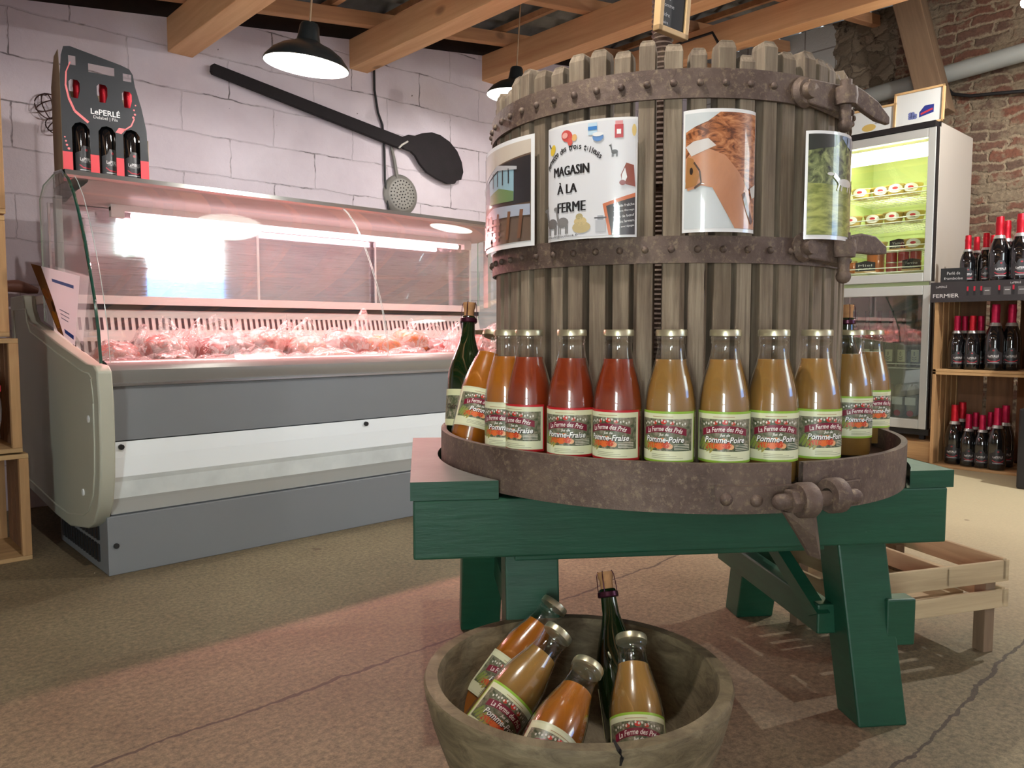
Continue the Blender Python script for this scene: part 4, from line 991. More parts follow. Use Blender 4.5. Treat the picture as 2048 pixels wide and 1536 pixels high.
M_LBL_PHOTO = photo('printed_orchard', [(0.3, S(44, 56, 34)), (0.45, S(92, 98, 70)), (0.6, S(140, 132, 110)), (0.75, S(196, 190, 176))], 95, .4)
CREAM = S(224, 224, 186)
def label_art(kind):
    a = Art(); W2, H_ = .060, .088; bc = {'poire': S(150, 190, 60), 'fraise': S(196, 26, 34), 'pomme': S(214, 214, 176)}[kind]
    a.rect(-W2, 0, W2, H_, bc, 0); a.rect(-W2 + .003, .004, W2 - .003, H_ - .004, CREAM, 1)
    a.rect(-W2 + .008, .020, W2 - .008, H_ - .013, S(96, 96, 70), 2, mi=1)
    for i, (x, y, r_, c_) in enumerate(((-.020, .030, .008, S(214, 84, 36)), (-.008, .029, .008, S(226, 110, 50)), (.004, .031, .008, S(206, 70, 36)), (-.014, .037, .007, S(180, 40, 30)), (-.002, .038, .006, S(226, 130, 60)), (.010, .028, .006, S(232, 170, 120)), (-.03, .028, .006, S(190, 60, 40)), (0.0, .070, .005, S(206, 50, 36)), (-.016, .068, .004, S(190, 60, 40)), (.014, .068, .004, S(196, 70, 50)))):
        a.ell(x, y, r_, r_ * .8, c_, 3, 10)
    for i in range(5): a.ell(-.044 + i * .006, .034 - i * .002, .0028, .012, S(130 + 8 * i, 150, 70), 3, 8, -.5)
    for i in range(16): a.ell(-.038 + i * .005, .071 - abs(i - 7.5) * .0008 + (i % 2) * .002, .0017, .0022, S(226, 222, 210), 3, 6)
    if kind == 'poire': a.poly([(.014, .021), (.03, .036), (.045, .024), (.045, .021)], S(50, 74, 44), 3)
    # ribbon arch
    n = 14; up = []; dn = []
    for i in range(n + 1):
        x = -.040 + .080 * i / n; y = .058 - (x / .040) ** 2 * .007; up.append((x, y + .0065)); dn.append((x, y - .0055))
    a.poly(up + dn[::-1], S(126, 26, 50), 4)
    a.text('La Ferme des Pr\u00e9s', 0, .0585, h=.0085, w=.066, col=S(246, 240, 230), bold=.012, shear=.3, layer=5, arc=.115)
    a.text('Jus de', .0, .0475, h=.0062, col=S(250, 248, 240), bold=.015, shear=.3, layer=5)
    nm = {'poire': 'Pomme-Poire', 'fraise': 'Pomme-Fraise', 'pomme': 'Pomme'}[kind]
    w = {'poire': .070, 'fraise': .074, 'pomme': .044}[kind]
    a.text(nm, .0012, .0388, h=.0105, w=w, col=S(40, 34, 30), bold=.03, shear=.25, layer=4)
    a.text(nm, 0, .0398, h=.0105, w=w, col=S(252, 250, 244), bold=.02, shear=.25, layer=6)
    for i in range(4): a.rect(.018, .0225 + i * .0028, .046, .0234 + i * .0028, S(226, 220, 200), 4)
    for i in range(3): a.rect(-.022, .0075 + i * .003, .034 - i * .012, .0081 + i * .003, S(120, 120, 90), 3)
    a.rect(-.02, H_ - .0095, .016, H_ - .0087, S(170, 120, 70), 3)
    return a
PROF = [(.0001, .004), (.030, .003), (.0405, .001), (.0435, .004), (BRAD, .010), (BRAD, .135), (.0435, .150), (.0405, .170), (.0355, .190), (.0295, .211), (.0255, .226), (.0235, .238), (.0230, .246), (.0250, .249), (.0238, .252), (.0252, .256), (.0240, .260)]
def make_bottle(kind):
    e = empty('juice_bottle')
    MB().lathe(PROF, 40).obj('glass', M_BGL, e, True)
    jp = [(.0001, .007)] + [(r - .0022, max(z, .007)) for r, z in PROF[2:10]] + [(.0262, .220), (.0001, .2205)]
    MB().lathe(jp, 36).obj('juice', M_JU[kind], e, True)
    MB().lathe([(.0001, .2600), (.0255, .2600), (.0272, .2605), (.0272, .269), (.0262, .2715), (.0240, .2705), (.0001, .2705)][::1], 36).obj('lid', M_LID, e, True)
    def f(u, v_, e_):
        th = u / BRAD; r = BRAD + .0004 + e_ * .55; return Vector((r * math.sin(th), -r * math.cos(th), .044 + v_))
    label_art(kind).build(f, 'label', [M_PRINT, M_LBL_PHOTO], e, .006)
    return e
BPROTO = {}
def bottle(kind, loc, face, lab, group, quat=None):
    """face: world angle the label looks towards"""
    if kind not in BPROTO: BPROTO[kind] = make_bottle(kind); o = BPROTO[kind]
    else: o = copy_tree(BPROTO[kind])
    o.location = loc; o.rotation_mode = 'XYZ'; o.rotation_euler = (0, 0, face + PI / 2)
    if quat is not None: o.rotation_mode = 'QUATERNION'; o.rotation_quaternion = quat @ Quaternion((0, 0, 1), face + PI / 2)
    tag(o, lab, 'bottle', group); return o
def toward_cam(p): return math.atan2(-p.y, -p.x)
RB = RR - .012 - BRAD - .003
GR = 'juice bottles standing in the base hoop'
lay = [(1015, 'pomme', -24, 'pomme juice bottle standing upright between the leaning bottle and the first red bordered label'),
       (1058, 'fraise', -38, 'pomme-fraise juice bottle with red bordered label turned left, leftmost of the three strawberry ones'),
       (1143, 'fraise', -14, 'red pomme-fraise juice bottle in the middle of the three strawberry ones'),
       (1236, 'fraise', -22, 'red pomme-fraise juice bottle rightmost of the three strawberry ones'),
       (1341, 'poire', -14, 'pomme-poire juice bottle just right of the strawberry ones, gaps on both sides'),
       (1449, 'poire', 2, 'pomme-poire juice bottle with its label facing straight to the front, above the clamp plate'),
       (1545, 'poire', 12, 'pomme-poire juice bottle standing just left of the opening in the base hoop'),
       (1631, 'poire', 30, 'pomme-poire juice bottle standing just right of the opening in the base hoop'),
       (1700, 'poire', 34, 'pomme-poire juice bottle second from the right end of the hoop'),
       (1742, 'poire', 36, 'pomme-poire juice bottle at the far right end, half hidden by its neighbour')]
for i, (px, kd, fo, lab) in enumerate(lay):
    if i == 9: p = at(1739, 800, 1.83)
    elif i == 8: p = at(1700, 800, 1.655)
    elif i == 0: p = oncyl(px, 800, RCN, RB)
    else: p = oncyl(px, 800, RCN, RB)
    p = Vector((p.x, p.y, TZ + .001))
    bottle(kd, p, toward_cam(p) + R(fo), lab, GR)
# leaning one at the left and one hidden behind the cider bottle
pb = at(935, 900, 1.705); pt = at(992, 655, 1.76); base = Vector((pb.x, pb.y, TZ + .010)); dr_ = (pt - base).normalized()
bottle('pomme', base, toward_cam(base) + R(8), 'leaning pomme juice bottle at the left end of the base hoop', GR, Vector((0, 0, 1)).rotation_difference(dr_))
p = at(948, 800, 1.93); bottle('pomme', Vector((p.x, p.y, TZ + .001)), toward_cam(p), 'juice bottle standing behind the green cider bottle', GR)

# cider bottle
M_GRN = None
t = NT('dark_green_glass'); p_ = t.pbr(S(20, 44, 18), .05, 0, None, Transmission_Weight=.35, Coat_Weight=1.0); M_GRN = t.m
M_CORK = plain('cork', S(176, 128, 84), .8, 0, .2, 60, .3)
M_WIRE = plain('purple_wire', S(70, 30, 46), .3, .7)
def make_cider():
    e = empty('cider_bottle'); pr = [(.0001, .012), (.030, .002), (.041, .002), (.044, .012), (.044, .15), (.042, .17), (.034, .20), (.0225, .232), (.0165, .255), (.0150, .285), (.0165, .287), (.0175, .293), (.0165, .300), (.0145, .302), (.0001, .302)]
    MB().lathe(pr, 36).obj('bottle_body', M_GRN, e, True)
    MB().lathe([(.0001, .300), (.0120, .300), (.0125, .318), (.0150, .324), (.0150, .334), (.0001, .335)], 20).obj('cork', M_CORK, e, True)
    mb = MB()
    for k in range(4):
        a_ = k * PI / 2 + .4; c, s = math.cos(a_), math.sin(a_)
        mb.tube([(.014 * c, .014 * s, .336), (.0175 * c, .0175 * s, .328), (.019 * c, .019 * s, .305), (.0185 * c, .0185 * s, .290)], .0009, 5)
    mb.lathe([(.0190, .286), (.0205, .288), (.0200, .296), (.0190, .297)], 20)
    mb.obj('wire_cage', M_WIRE, e, True)
    def f(u, v_, e_):
        th = u / .044; r = .0446 + e_ * .5; return Vector((r * math.sin(th), -r * math.cos(th), .04 + v_))
    Art().rect(-.045, 0, .045, .085, S(214, 216, 170), 0).rect(-.04, .015, .04, .07, S(120, 130, 90), 1, mi=1).text('Cidre', 0, .045, h=.012, col=S(60, 30, 30), layer=3, bold=.02).build(f, 'label', [M_PRINT, M_LBL_PHOTO], e, .006)
    return e
cid = make_cider()
def orient(o, base, top, roll=0.0):
    d_ = (Vector(top) - Vector(base)).normalized(); o.location = base; o.rotation_mode = 'QUATERNION'
    o.rotation_quaternion = Vector((0, 0, 1)).rotation_difference(d_) @ Quaternion((0, 0, 1), roll)
pt = at(939, 610, 1.84); pb = at(926, 900, 1.82); orient(cid, Vector((pb.x, pb.y, TZ + .006)), pt, toward_cam(pb) + PI / 2 - R(40))
tag(cid, 'green cork stoppered cider bottle leaning at the left end of the base hoop', 'bottle', 'cider bottles of the press')
for i, (x, k, lab) in enumerate(((1690, 1.93, 'dark cork stoppered cider bottle behind the juice bottles at the right, the nearer of two'), (1668, 1.99, 'dark cork stoppered cider bottle behind the juice bottles at the right, touching the basket'))):
    c = copy_tree(cid); p = at(x, 800, k); c.rotation_mode = 'XYZ'; c.rotation_euler = (0, 0, .3); c.location = (p.x, p.y, TZ + .001); tag(c, lab, 'bottle', 'cider bottles of the press')

# ================================================================== BOWL
BO = at(1153, 1355, 1.30); BO = Vector((BO.x, BO.y, 0)); BZ = .25; BR_ = .257
t = NT('turned_bowl_wood'); v = t.coord('Object', (1, 1, 3)); f = t.noise(v, 16, 6, .7, .8)
col = t.ramp(f, [(0.3, S(78, 66, 46)), (0.55, S(118, 104, 78)), (0.75, S(142, 128, 100))])
t.pbr(col, .7, 0, t.bump(f, .5, .006)); M_BOWL = t.m
bowl = empty('wooden_bowl', (BO.x, BO.y, 0))
prof = [(.0001, .0), (.13, .0), (.150, .006), (.190, .06), (.222, .12), (.243, .18), (.254, .225), (BR_, .243), (BR_ - .003, BZ), (.234, BZ), (.230, .243), (.222, .19), (.203, .13), (.172, .08), (.12, .045), (.06, .034), (.0001, .032)]
MB().lathe(prof, 96).obj('bowl_body', M_BOWL, bowl, True)
# the split in the front of the rim
crk_pts = []
for dx, z_ in ((0, BZ + .001), (.004, .24), (.002, .225), (.008, .21), (.006, .195), (.012, .178), (.014, .16)):
    p = oncyl(1240, 1500, BO, .26); a_ = math.atan2(p.y - BO.y, p.x - BO.x) + dx * 4
    rad_ = {True: .2565}.get(z_ > .23, .2565 - (.243 - z_) * .33 if z_ < .243 else .2565)
    crk_pts.append((rad_ * math.cos(a_), rad_ * math.sin(a_), z_))
p0_ = crk_pts[0]; inn = (p0_[0] * .90, p0_[1] * .90, BZ + .001)
MB().tube([inn] + crk_pts, [.0018, .0035, .0032, .003, .003, .0026, .002, .001], 6).obj('rim_crack', plain('crack_dark', S(24, 18, 14), .9), bowl, True)
tag(bowl, 'round turned wooden bowl on the floor in front of the press, holding bottles', 'bowl')
def inbowl(kind, ctop, dt, cbase, db, faceoff, lab):
    tp = at(ctop[0], ctop[1], dt); bs = at(cbase[0], cbase[1], db); d_ = (tp - bs).normalized(); base = tp - d_ * BH
    q_ = Vector((0, 0, 1)).rotation_difference(d_)
    o = bottle(kind, base, toward_cam(base) + R(faceoff), lab, 'juice bottles lying in the wooden bowl', q_); return o
inbowl('pomme', (1112, 1206), 1.50, (938, 1450), 1.40, -5, 'pomme juice bottle leaning at the back left of the wooden bowl')
inbowl('poire', (1120, 1262), 1.36, (944, 1500), 1.25, 6, 'pomme-poire juice bottle lying at the left of the wooden bowl in front of another')
inbowl('pomme', (1178, 1330), 1.27, (1086, 1520), 1.15, 10, 'short looking pomme juice bottle in the front middle of the wooden bowl')
inbowl('poire', (1262, 1272), 1.34, (1279, 1515), 1.215, 2, 'pomme-poire juice bottle standing at the right of the wooden bowl')
c = copy_tree(cid); tp = at(1209, 1142, 1.50); bs = at(1262, 1500, 1.40); d_ = (tp - bs).normalized(); orient(c, tp - d_ * .336, tp, PI); tag(c, 'dark cork stoppered cider bottle standing in the wooden bowl', 'bottle')

# ================================================================== PERLE BOTTLES
M_BLKG = plain('black_glass', S(14, 14, 16), .06, 0, .05, 4, Coat_Weight=1.0)
M_FOIL = [plain('red_foil', S(186, 22, 40), .32, .55, .12, 60, .3), plain('magenta_foil', S(176, 18, 66), .32, .55, .12, 60, .3)]
M_SILV = plain('silver_collar', S(190, 190, 188), .3, .7)
def perle_label(f, e, sc=1.0):
    a = Art(); a.poly([(-.040, 0), (.040, 0), (.040, .055), (.020, .062), (.012, .078), (-.012, .078), (-.020, .062), (-.040, .055)], S(40, 38, 40), 0)
    a.text('LePERL\u00c9', 0, .040, w=.046, col=S(220, 216, 214), bold=.01, layer=2).text('Delabel | Fils', 0, .031, w=.036, col=S(180, 176, 174), layer=2)
    a.line([(-.026, .022), (-.012, .014), (.012, .013), (.028, .021)], .0035, S(176, 40, 56), 2).ell(0, .066, .005, .004, S(150, 40, 50), 2)
    a.rect(-.024, .006, .024, .0085, S(190, 188, 186), 2)
    return a.build(f, 'label', M_PRINT, e, .008)
def make_perle(fm):
    e = empty('sparkling_bottle'); pr = [(.0001, .010), (.034, .001), (.042, .003), (.044, .012), (.044, .14), (.0425, .158), (.036, .185), (.026, .212), (.0190, .232), (.0165, .25), (.0165, .296), (.0001, .297)]
    MB().lathe(pr, 28).obj('bottle_body', M_BLKG, e, True)
    MB().lathe([(.0205, .226), (.0180, .240), (.0180, .275), (.0195, .285), (.0185, .292), (.0175, .297), (.0175, .312), (.0165, .317), (.0001, .318)], 24).obj('foil_cap', M_FOIL[fm], e, True)
    MB().lathe([(.0258, .213), (.0268, .214), (.0215, .229), (.0200, .229)], 24).obj('collar', M_SILV, e, True)
    def f(u, v_, e_):
        th = u / .044; r = .0446 + e_ * .5; return Vector((r * math.sin(th), -r * math.cos(th), .03 + v_))
    perle_label(f, e); return e
PP = [make_perle(0), make_perle(1)]; used = [False, False]
def perle(fm, loc, sc, lab, group, face=None):
    if not used[fm]: o = PP[fm]; used[fm] = True
    else: o = copy_tree(PP[fm])
    o.location = loc; o.scale = (sc, sc, sc)
    o.rotation_euler = (0, 0, (toward_cam(Vector(loc)) if face is None else face) + PI / 2 + random.uniform(-.25, .25)); return tag(o, lab, 'bottle', group)

# carton on the counter
CT0 = ony(128, 371, 3.42); CT1 = ony(299, 383, 3.42 - .02)
cw = (CT1 - CT0).length; ch_ = .50
cart = empty('bottle_carton', (CT0.x, CT0.y, 1.404), math.atan2(CT1.y - CT0.y, CT1.x - CT0.x))
M_CARD = plain('kraft_card', S(150, 128, 100), .8)
a = Art()
outl = [(0, 0), (cw, 0), (cw, .13), (cw * .985, .24), (cw * .93, .33), (cw * .86, .41), (cw * .84, .455), (cw * .80, .475), (cw * .70, .485), (cw * .12, .52), (cw * .05, .515), (cw * .02, .48), (0, .40)]
def rr_(x0, y0, x1, y1): return [(x0, y0), (x1, y0), (x1, y1), (x0, y1)]
def win(x, y0, y1, w, top=True):
    return [(x - w / 2, y0), (x + w / 2, y0), (x + w / 2, y1 - w * .4), (x + w * .3, y1 - w * .1), (x, y1), (x - w * .3, y1 - w * .1), (x - w / 2, y1 - w * .4)]
def twin(x, y0, y1, w): return [(x - w * .3, y0), (x + w * .3, y0), (x + w / 2, y0 + .03), (x + w / 2, y1 - .01), (x + w * .3, y1), (x - w * .3, y1), (x - w / 2, y1 - .01), (x - w / 2, y0 + .03)]
bxs = [cw * .21, cw * .51, cw * .80]
holes = [win(bxs[0], .012, .235, .062), win(bxs[1], .012, .235, .062), win(bxs[2], .012, .235, .062)]
tops = [twin(cw * .155, .325, .395, .038), twin(cw * .47, .325, .395, .038), twin(cw * .76, .32, .385, .036)]
hand = [rr_(cw * .32, .435, cw * .62, .468), rr_(cw * .10, .45, cw * .18, .485), rr_(cw * .72, .425, cw * .82, .455)]
MB().prism(outl, -.0008, .0008, 0, Matrix(((1, 0, 0, 0), (0, 0, -1, 0), (0, 1, 0, 0), (0, 0, 0, 1))), holes + tops + hand).obj('front_panel', plain('carton_black', S(22, 25, 30), .5), cart)
pr = Art(); K = S(214, 62, 70); PK = S(232, 120, 122)
segs = [0] + sum([[b - .031, b + .031] for b in bxs], []) + [cw]
for i in range(0, 8, 2): pr.rect(segs[i], 0, segs[i + 1], .115 if i < 7 else .12, K, 0)
pr.rect(0, 0, cw, .012, K, 0)
pr.text('LePERL\u00c9', cw * .50, .288, w=cw * .34, col=S(236, 234, 232), bold=.012, layer=1).text('Delabel | Fils', cw * .50, .262, w=cw * .28, col=S(220, 216, 214), layer=1)
sw = [(cw * .12, .46), (cw * .07, .42), (cw * .06, .37), (cw * .09, .32), (cw * .15, .275), (cw * .30, .238)]
for i in range(len(sw) - 1): pr.line([sw[i], sw[i + 1]], .004 + .0015 * i, PK, 1)
pr.poly([(cw * .61, .215), (cw * .65, .235), (cw * .74, .235), (cw * .68, .212)], PK, 1).line([(cw * .70, .225), (cw * .80, .25), (cw * .84, .28)], .005, PK, 1)
for i, (x, y) in enumerate(((.86, .335), (.84, .315), (.85, .298), (.83, .285), (.03, .17), (.04, .155), (.05, .14), (.07, .127))): pr.ell(cw * x, y, .003 + .0006 * (i % 4), .003 + .0006 * (i % 4), PK, 1, 10)
pr.build(lambda u, v_, e_: Vector((u, -.0012 - e_, v_)), 'front_print', M_PRINT, cart, .5, False)
cdp = .19
MB().box((0, cdp, 0), (cw, cdp + .002, .40)).box((0, 0, 0), (cw, cdp, .002)).obj('back_panel', M_CARD, cart)
sideo = [(0, 0), (cdp, 0), (cdp, .40), (cdp * .55, .50), (cdp * .12, .505), (0, .40)]
for xx, nm in ((-.001, 'side_panel'), (cw - .001, 'side_panel')):
    so = sideo if xx < .1 else [(0, 0), (cdp, 0), (cdp, .20), (0, .20)]
    MB().prism(so, 0, .002, 0, Matrix(((0, 0, 1, xx), (1, 0, 0, 0), (0, 1, 0, 0), (0, 0, 0, 1)))).obj(nm, M_CARD, cart)
tag(cart, 'black and coral cardboard carrier holding three bottles on the meat counter', 'carton')
for i, b in enumerate(bxs):
    q_ = Matrix.Translation(cart.location) @ Matrix.Rotation(cart.rotation_euler[2], 4, 'Z') @ Vector((b + .006, .0545, .003))
    pq = perle(0, q_, 1.0, ['sparkling bottle at the left inside the black cardboard carrier', 'sparkling bottle in the middle of the black cardboard carrier', 'sparkling bottle at the right inside the black cardboard carrier'][i], 'bottles inside the cardboard carrier', -PI / 2 + .2); pq.scale = (1.0, 1.0, 1.34)

# shelf of crates with sparkling bottles at the right
M_CR = wood('crate_wood_y', S(150, 112, 72), S(206, 166, 116), 1, 40, .75, .3)
M_CRZ = wood('crate_wood_z', S(140, 104, 68), S(196, 154, 106), 2, 40, .75, .3)
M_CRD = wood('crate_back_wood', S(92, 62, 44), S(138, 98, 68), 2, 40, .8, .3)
M_CRX = wood('crate_wood_x', S(150, 116, 76), S(208, 172, 122), 0, 40, .75, .3)
def up_crate(loc, w, d, h, lab, rz=0.0, group=None, slats=4, mats=None):
    """a fruit crate standing on its side: open towards local -x, width along y"""
    e = empty('wooden_crate', loc, rz)
    my, mz, mx_ = (M_CR, M_CRZ, M_CRX)
    for nm, z0, z1 in (('bottom_board', 0, .016), ('top_board', h - .016, h)):
        MB().box((0, 0, z0), (d, w, z1)).obj(nm, my, e, bevel=.002)
    for y0 in (0, w - .02):
        mb = MB()
        for k in range(slats): mb.box((.012 + k * (d - .02) / slats, y0 + .004, .016), (.012 + (k + .84) * (d - .02) / slats, y0 + .014, h - .016))
        mb.obj('side_slats', mz, e, bevel=.0015)
        MB().box((0, y0, .0), (.022, y0 + .02, h)).obj('corner_post', mz, e, bevel=.002)
        MB().box((d - .022, y0, .0), (d, y0 + .02, h)).obj('corner_post', mz, e, bevel=.002)
    mb = MB()
    for k in range(3): mb.box((d - .008, .01 + k * (w - .01) / 3, .01), (d, (k + .93) * (w - .01) / 3, h - .01))
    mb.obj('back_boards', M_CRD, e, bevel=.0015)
    return tag(e, lab, 'crate', group)
SX, SY0 = 5.02, 1.17; SW = .50; HT = (.565, .50)
z_ = .012
up_crate((SX, SY0, 0), SW, .40, .575, 'upright wooden crate on the floor holding sparkling bottles, under another by the brick wall')
up_crate((SX, SY0, .576), SW, .40, .474, 'upright wooden crate stacked on another beside the fridge, under the banner shelf')
# shelf board + banner
tag(MB().box((SX - .02, SY0 - .25, 1.051), (SX + .40, SY0 + SW + .02, 1.09)).obj('shelf_board', M_CR, bevel=.002), 'wooden board lying on top of the crates beside the fridge', 'shelf board')
bn = empty('shelf_banner', (SX - .022, SY0 - .25, .99))
a = Art(); bw = SW + .27
a.rect(0, 0, bw, .118, S(44, 40, 42), 0)
for i, x in enumerate((.20, .235, .27, .36, .43, .52, .60, .68)):
    a.rect(x - .006, .035, x + .006, .062, S(20, 20, 22), 1).rect(x - .0045, .06, x + .0045, .088, S(180, 24, 50), 1)
for x in (.30, .40, .47, .56): a.rect(x - .018, .035, x + .018, .08, S(84, 80, 80), 1).rect(x - .012, .06, x + .012, .064, S(190, 186, 184), 2)
a.text('FERMIER', .085, .038, h=.022, w=.14, col=S(200, 196, 194), layer=2, bold=.01).text('LePERL\u00c9', .06, .092, w=.06, col=S(190, 186, 184), layer=2).text('LePERL\u00c9', .44, .102, w=.05, col=S(200, 196, 194), layer=2)
a.build(lambda u, v_, e_: Vector((-.001 - e_, bw - u, v_)), 'banner_print', M_PRINT, bn, .5, False)
MB().box((0, 0, 0), (.002, bw, .118)).obj('banner_backing', M_BLK, bn)
tag(bn, 'dark printed banner strip along the edge of the bottle shelf', 'banner')
def shelfpt(px, py, Xs, z): q_ = onx(px, py, Xs); return (Xs, q_.y, z)
def row(items, z, lev):
    for i, (px, xd, sc, fm, lab) in enumerate(items): perle(fm, shelfpt(px, 600, xd, z), sc, lab, 'sparkling bottles ' + lev)
row([(1932, 5.10, .92, 0, 'small red capped bottle, leftmost on the top board by the brick wall'), (1949, 5.22, .92, 0, 'small red capped bottle second from the left on the top board'),
     (1968, 5.14, .95, 0, 'small red capped bottle third from the left on the top board'), (1982, 5.28, .95, 0, 'small red capped bottle behind the tall one on the top board'),
     (1994, 5.08, 1.20, 0, 'tall red capped bottle in the front of the top board'), (2008, 5.24, 1.18, 0, 'tall red capped bottle right behind the tall front one on the top board'),
     (2036, 5.08, 1.22, 0, 'tall red capped bottle at the right edge of the picture on the top board'), (2046, 5.24, 1.18, 0, 'tall red capped bottle behind the rightmost tall one on the top board')], 1.091, 'on the top board')
row([(1917, 5.10, 1.0, 1, 'pink capped bottle, front left in the middle crate'), (1932, 5.24, 1.0, 1, 'pink capped bottle behind the front left one in the middle crate'),
     (1948, 5.10, 1.0, 0, 'red capped bottle second in the front of the middle crate'), (1964, 5.24, 1.0, 1, 'pink capped bottle behind the second one of the middle crate'),
     (1993, 5.10, 1.2, 1, 'tall pink capped bottle in the front of the middle crate'), (2026, 5.16, 1.2, 1, 'tall pink capped bottle at the right of the middle crate')], .593, 'in the middle crate')
row([(1919, 5.12, 1.13, 0, 'tall red capped bottle front left in the bottom crate'), (1934, 5.26, 1.15, 0, 'tall red capped bottle behind the left one in the bottom crate'),
     (1948, 5.09, .98, 1, 'small pink capped bottle second in the front of the bottom crate'), (1962, 5.22, .98, 1, 'small pink capped bottle behind the second one of the bottom crate'),
     (1976, 5.09, .98, 1, 'small pink capped bottle third in the front of the bottom crate'), (1992, 5.24, 1.0, 1, 'small pink capped bottle behind the third one of the bottom crate'),
     (2006, 5.08, 1.13, 1, 'tall pink capped bottle fourth in the front of the bottom crate'), (2022, 5.22, 1.15, 1, 'tall pink capped bottle at the back right of the bottom crate')], .017, 'in the bottom crate')
# small chalk sign on the top board
e = empty('chalk_price_sign', (SX - .01, SY0 + SW - .17, 1.0905)); 
MB().box((0, 0, 0), (.03, .15, .018)).obj('sign_foot', plain('light_wood_frame', (.6, .4, .2, 1)), e)
MB().box((.01, .005, .018), (.014, .145, .10)).obj('slate', plain('slate_black', (.01, .01, .01, 1)), e)
Art().text('Perl\u00e9 de', .075, .07, h=.018, w=.07, col=S(190, 190, 190), layer=1).text('framboise', .075, .04, h=.016, w=.10, col=S(190, 190, 190), layer=1).build(lambda u, v_, e_: Vector((.0095 - e_, .15 - u, v_)), 'chalk_writing', M_PRINT, e)
tag(e, 'small chalk price sign in front of the red capped bottles on the top board', 'sign')
# dark cabinet cut by the right edge
e = empty('black_cabinet', (4.55, .62, 0), 0)
MB().box((0, 0, 0), (.40, .315, .42)).obj('lower_box', plain('black_plastic', S(24, 24, 26), .4), e, bevel=.01)
MB().box((.05, 0, .42), (.35, .295, 1.0)).obj('upper_box', plain('black_plastic', S(24, 24, 26), .4), e, bevel=.01)
e.location = (4.62, onx(2032, 950, 4.62).y - .315, 0)
tag(e, 'black upright cabinet cut off by the right edge of the picture', 'cabinet')

# ================================================================== FRIDGE
FX = 5.136; FY0 = 1.733; FY1 = 2.40; FZ0 = .15; FZ1 = 2.10; FD = 5.80
M_FR = plain('fridge_white', S(182, 175, 165), .35, 0, .02, 2); M_FRD = plain('fridge_door_frame', S(190, 192, 188), .35, .2, .02, 2)
M_LIME = plain('fridge_liner_lime', S(214, 226, 170), .5, 0, .02, 2); M_LINER = plain('fridge_liner_grey', S(150, 160, 150), .5, 0, .02, 2)
fr = empty('display_fridge', (FX, FY0, FZ0))
def fbox(a_, b_, nm, mat, bevel=.0, par=None):
    o = MB().box(tuple(a_[i] - (FX, FY0, FZ0)[i] for i in range(3)), tuple(b_[i] - (FX, FY0, FZ0)[i] for i in range(3))).obj(nm, mat, par or fr, bevel=bevel); return o
ZM = 1.115
fbox((FX + .06, FY0, FZ0 + .06), (FD, FY0 + .035, FZ1), 'side_wall', M_FR, .004)
fbox((FX + .06, FY1 - .035, FZ0 + .06), (FD, FY1, FZ1), 'side_wall', M_FR, .004)
fbox((FX + .06, FY0 + .035, FZ0 + .06), (FD, FY1 - .035, FZ0 + .10), 'floor_panel', M_FR)
fbox((FX + .06, FY0 + .035, FZ1 - .06), (FD, FY1 - .035, FZ1), 'top_panel', M_FR)
fbox((FD - .04, FY0 + .035, FZ0 + .10), (FD, FY1 - .035, ZM), 'lower_back_panel', M_LINER)
fbox((FD - .04, FY0 + .035, ZM), (FD, FY1 - .035, FZ1 - .06), 'upper_back_panel', M_LIME)
for y0, y1 in ((FY0 + .035, FY0 + .039), (FY1 - .039, FY1 - .035)): fbox((FX + .07, y0, ZM), (FD - .04, y1, FZ1 - .06), 'upper_liner', M_LIME)
fbox((FX + .06, FY0 + .035, ZM - .02), (FD - .04, FY1 - .035, ZM + .02), 'divider', M_LIME)
fbox((FX + .055, FY0, FZ1 - .03), (FX + .07, FY1, FZ1 + .0), 'front_cap', M_BLK); fbox((FX - .004, FY0 + .01, FZ1 - .036), (FX + .06, FY1, FZ1), 'top_trim', M_BLK)
M_FGL = clear('fridge_glass', (.97, .99, .95, 1), .06, .8)
M_FGL2 = clear('fridge_glass_lower', (.86, .9, .86, 1), .16, .9)
for nm, z0, z1, gm, bt in (('upper_door', ZM + .012, FZ1 - .038, M_FGL, .055), ('lower_door', FZ0 + .055, ZM - .012, M_FGL2, .06)):
    d_ = MB(); x0, x1 = 0, .05; yy0, yy1 = .004, FY1 - FY0; za, zb = z0 - FZ0, z1 - FZ0; s_ = .045
    d_.box((x0, yy0, za), (x1, yy0 + s_, zb)).box((x0, yy1 - s_, za), (x1, yy1, zb)).box((x0, yy0 + s_, za), (x1, yy1 - s_, za + bt)).box((x0, yy0 + s_, zb - bt), (x1, yy1 - s_, zb))
    do = d_.obj('door', M_FRD, fr, bevel=.004); do['label'] = 'glazed ' + nm.replace('_', ' ')
    MB().box((.02, yy0 + s_, za + bt), (.026, yy1 - s_, zb - bt)).obj('door_glass', gm, do)
    MB().box((.005, yy0 - .006, za), (.045, yy0, zb)).obj('door_seal', M_BLK, do)
for y in (FY0 + .06, FY1 - .06):
    for x in (FX + .10, FD - .08): fbox((x, y - .015, FZ0 - .02), (x + .03, y + .015, FZ0 + .06), 'foot', M_BLK)
fbox((FX + .07, FY0 + .01, FZ0 + .01), (FX + .08, FY1 - .01, FZ0 + .06), 'kick_plate', M_BLK)
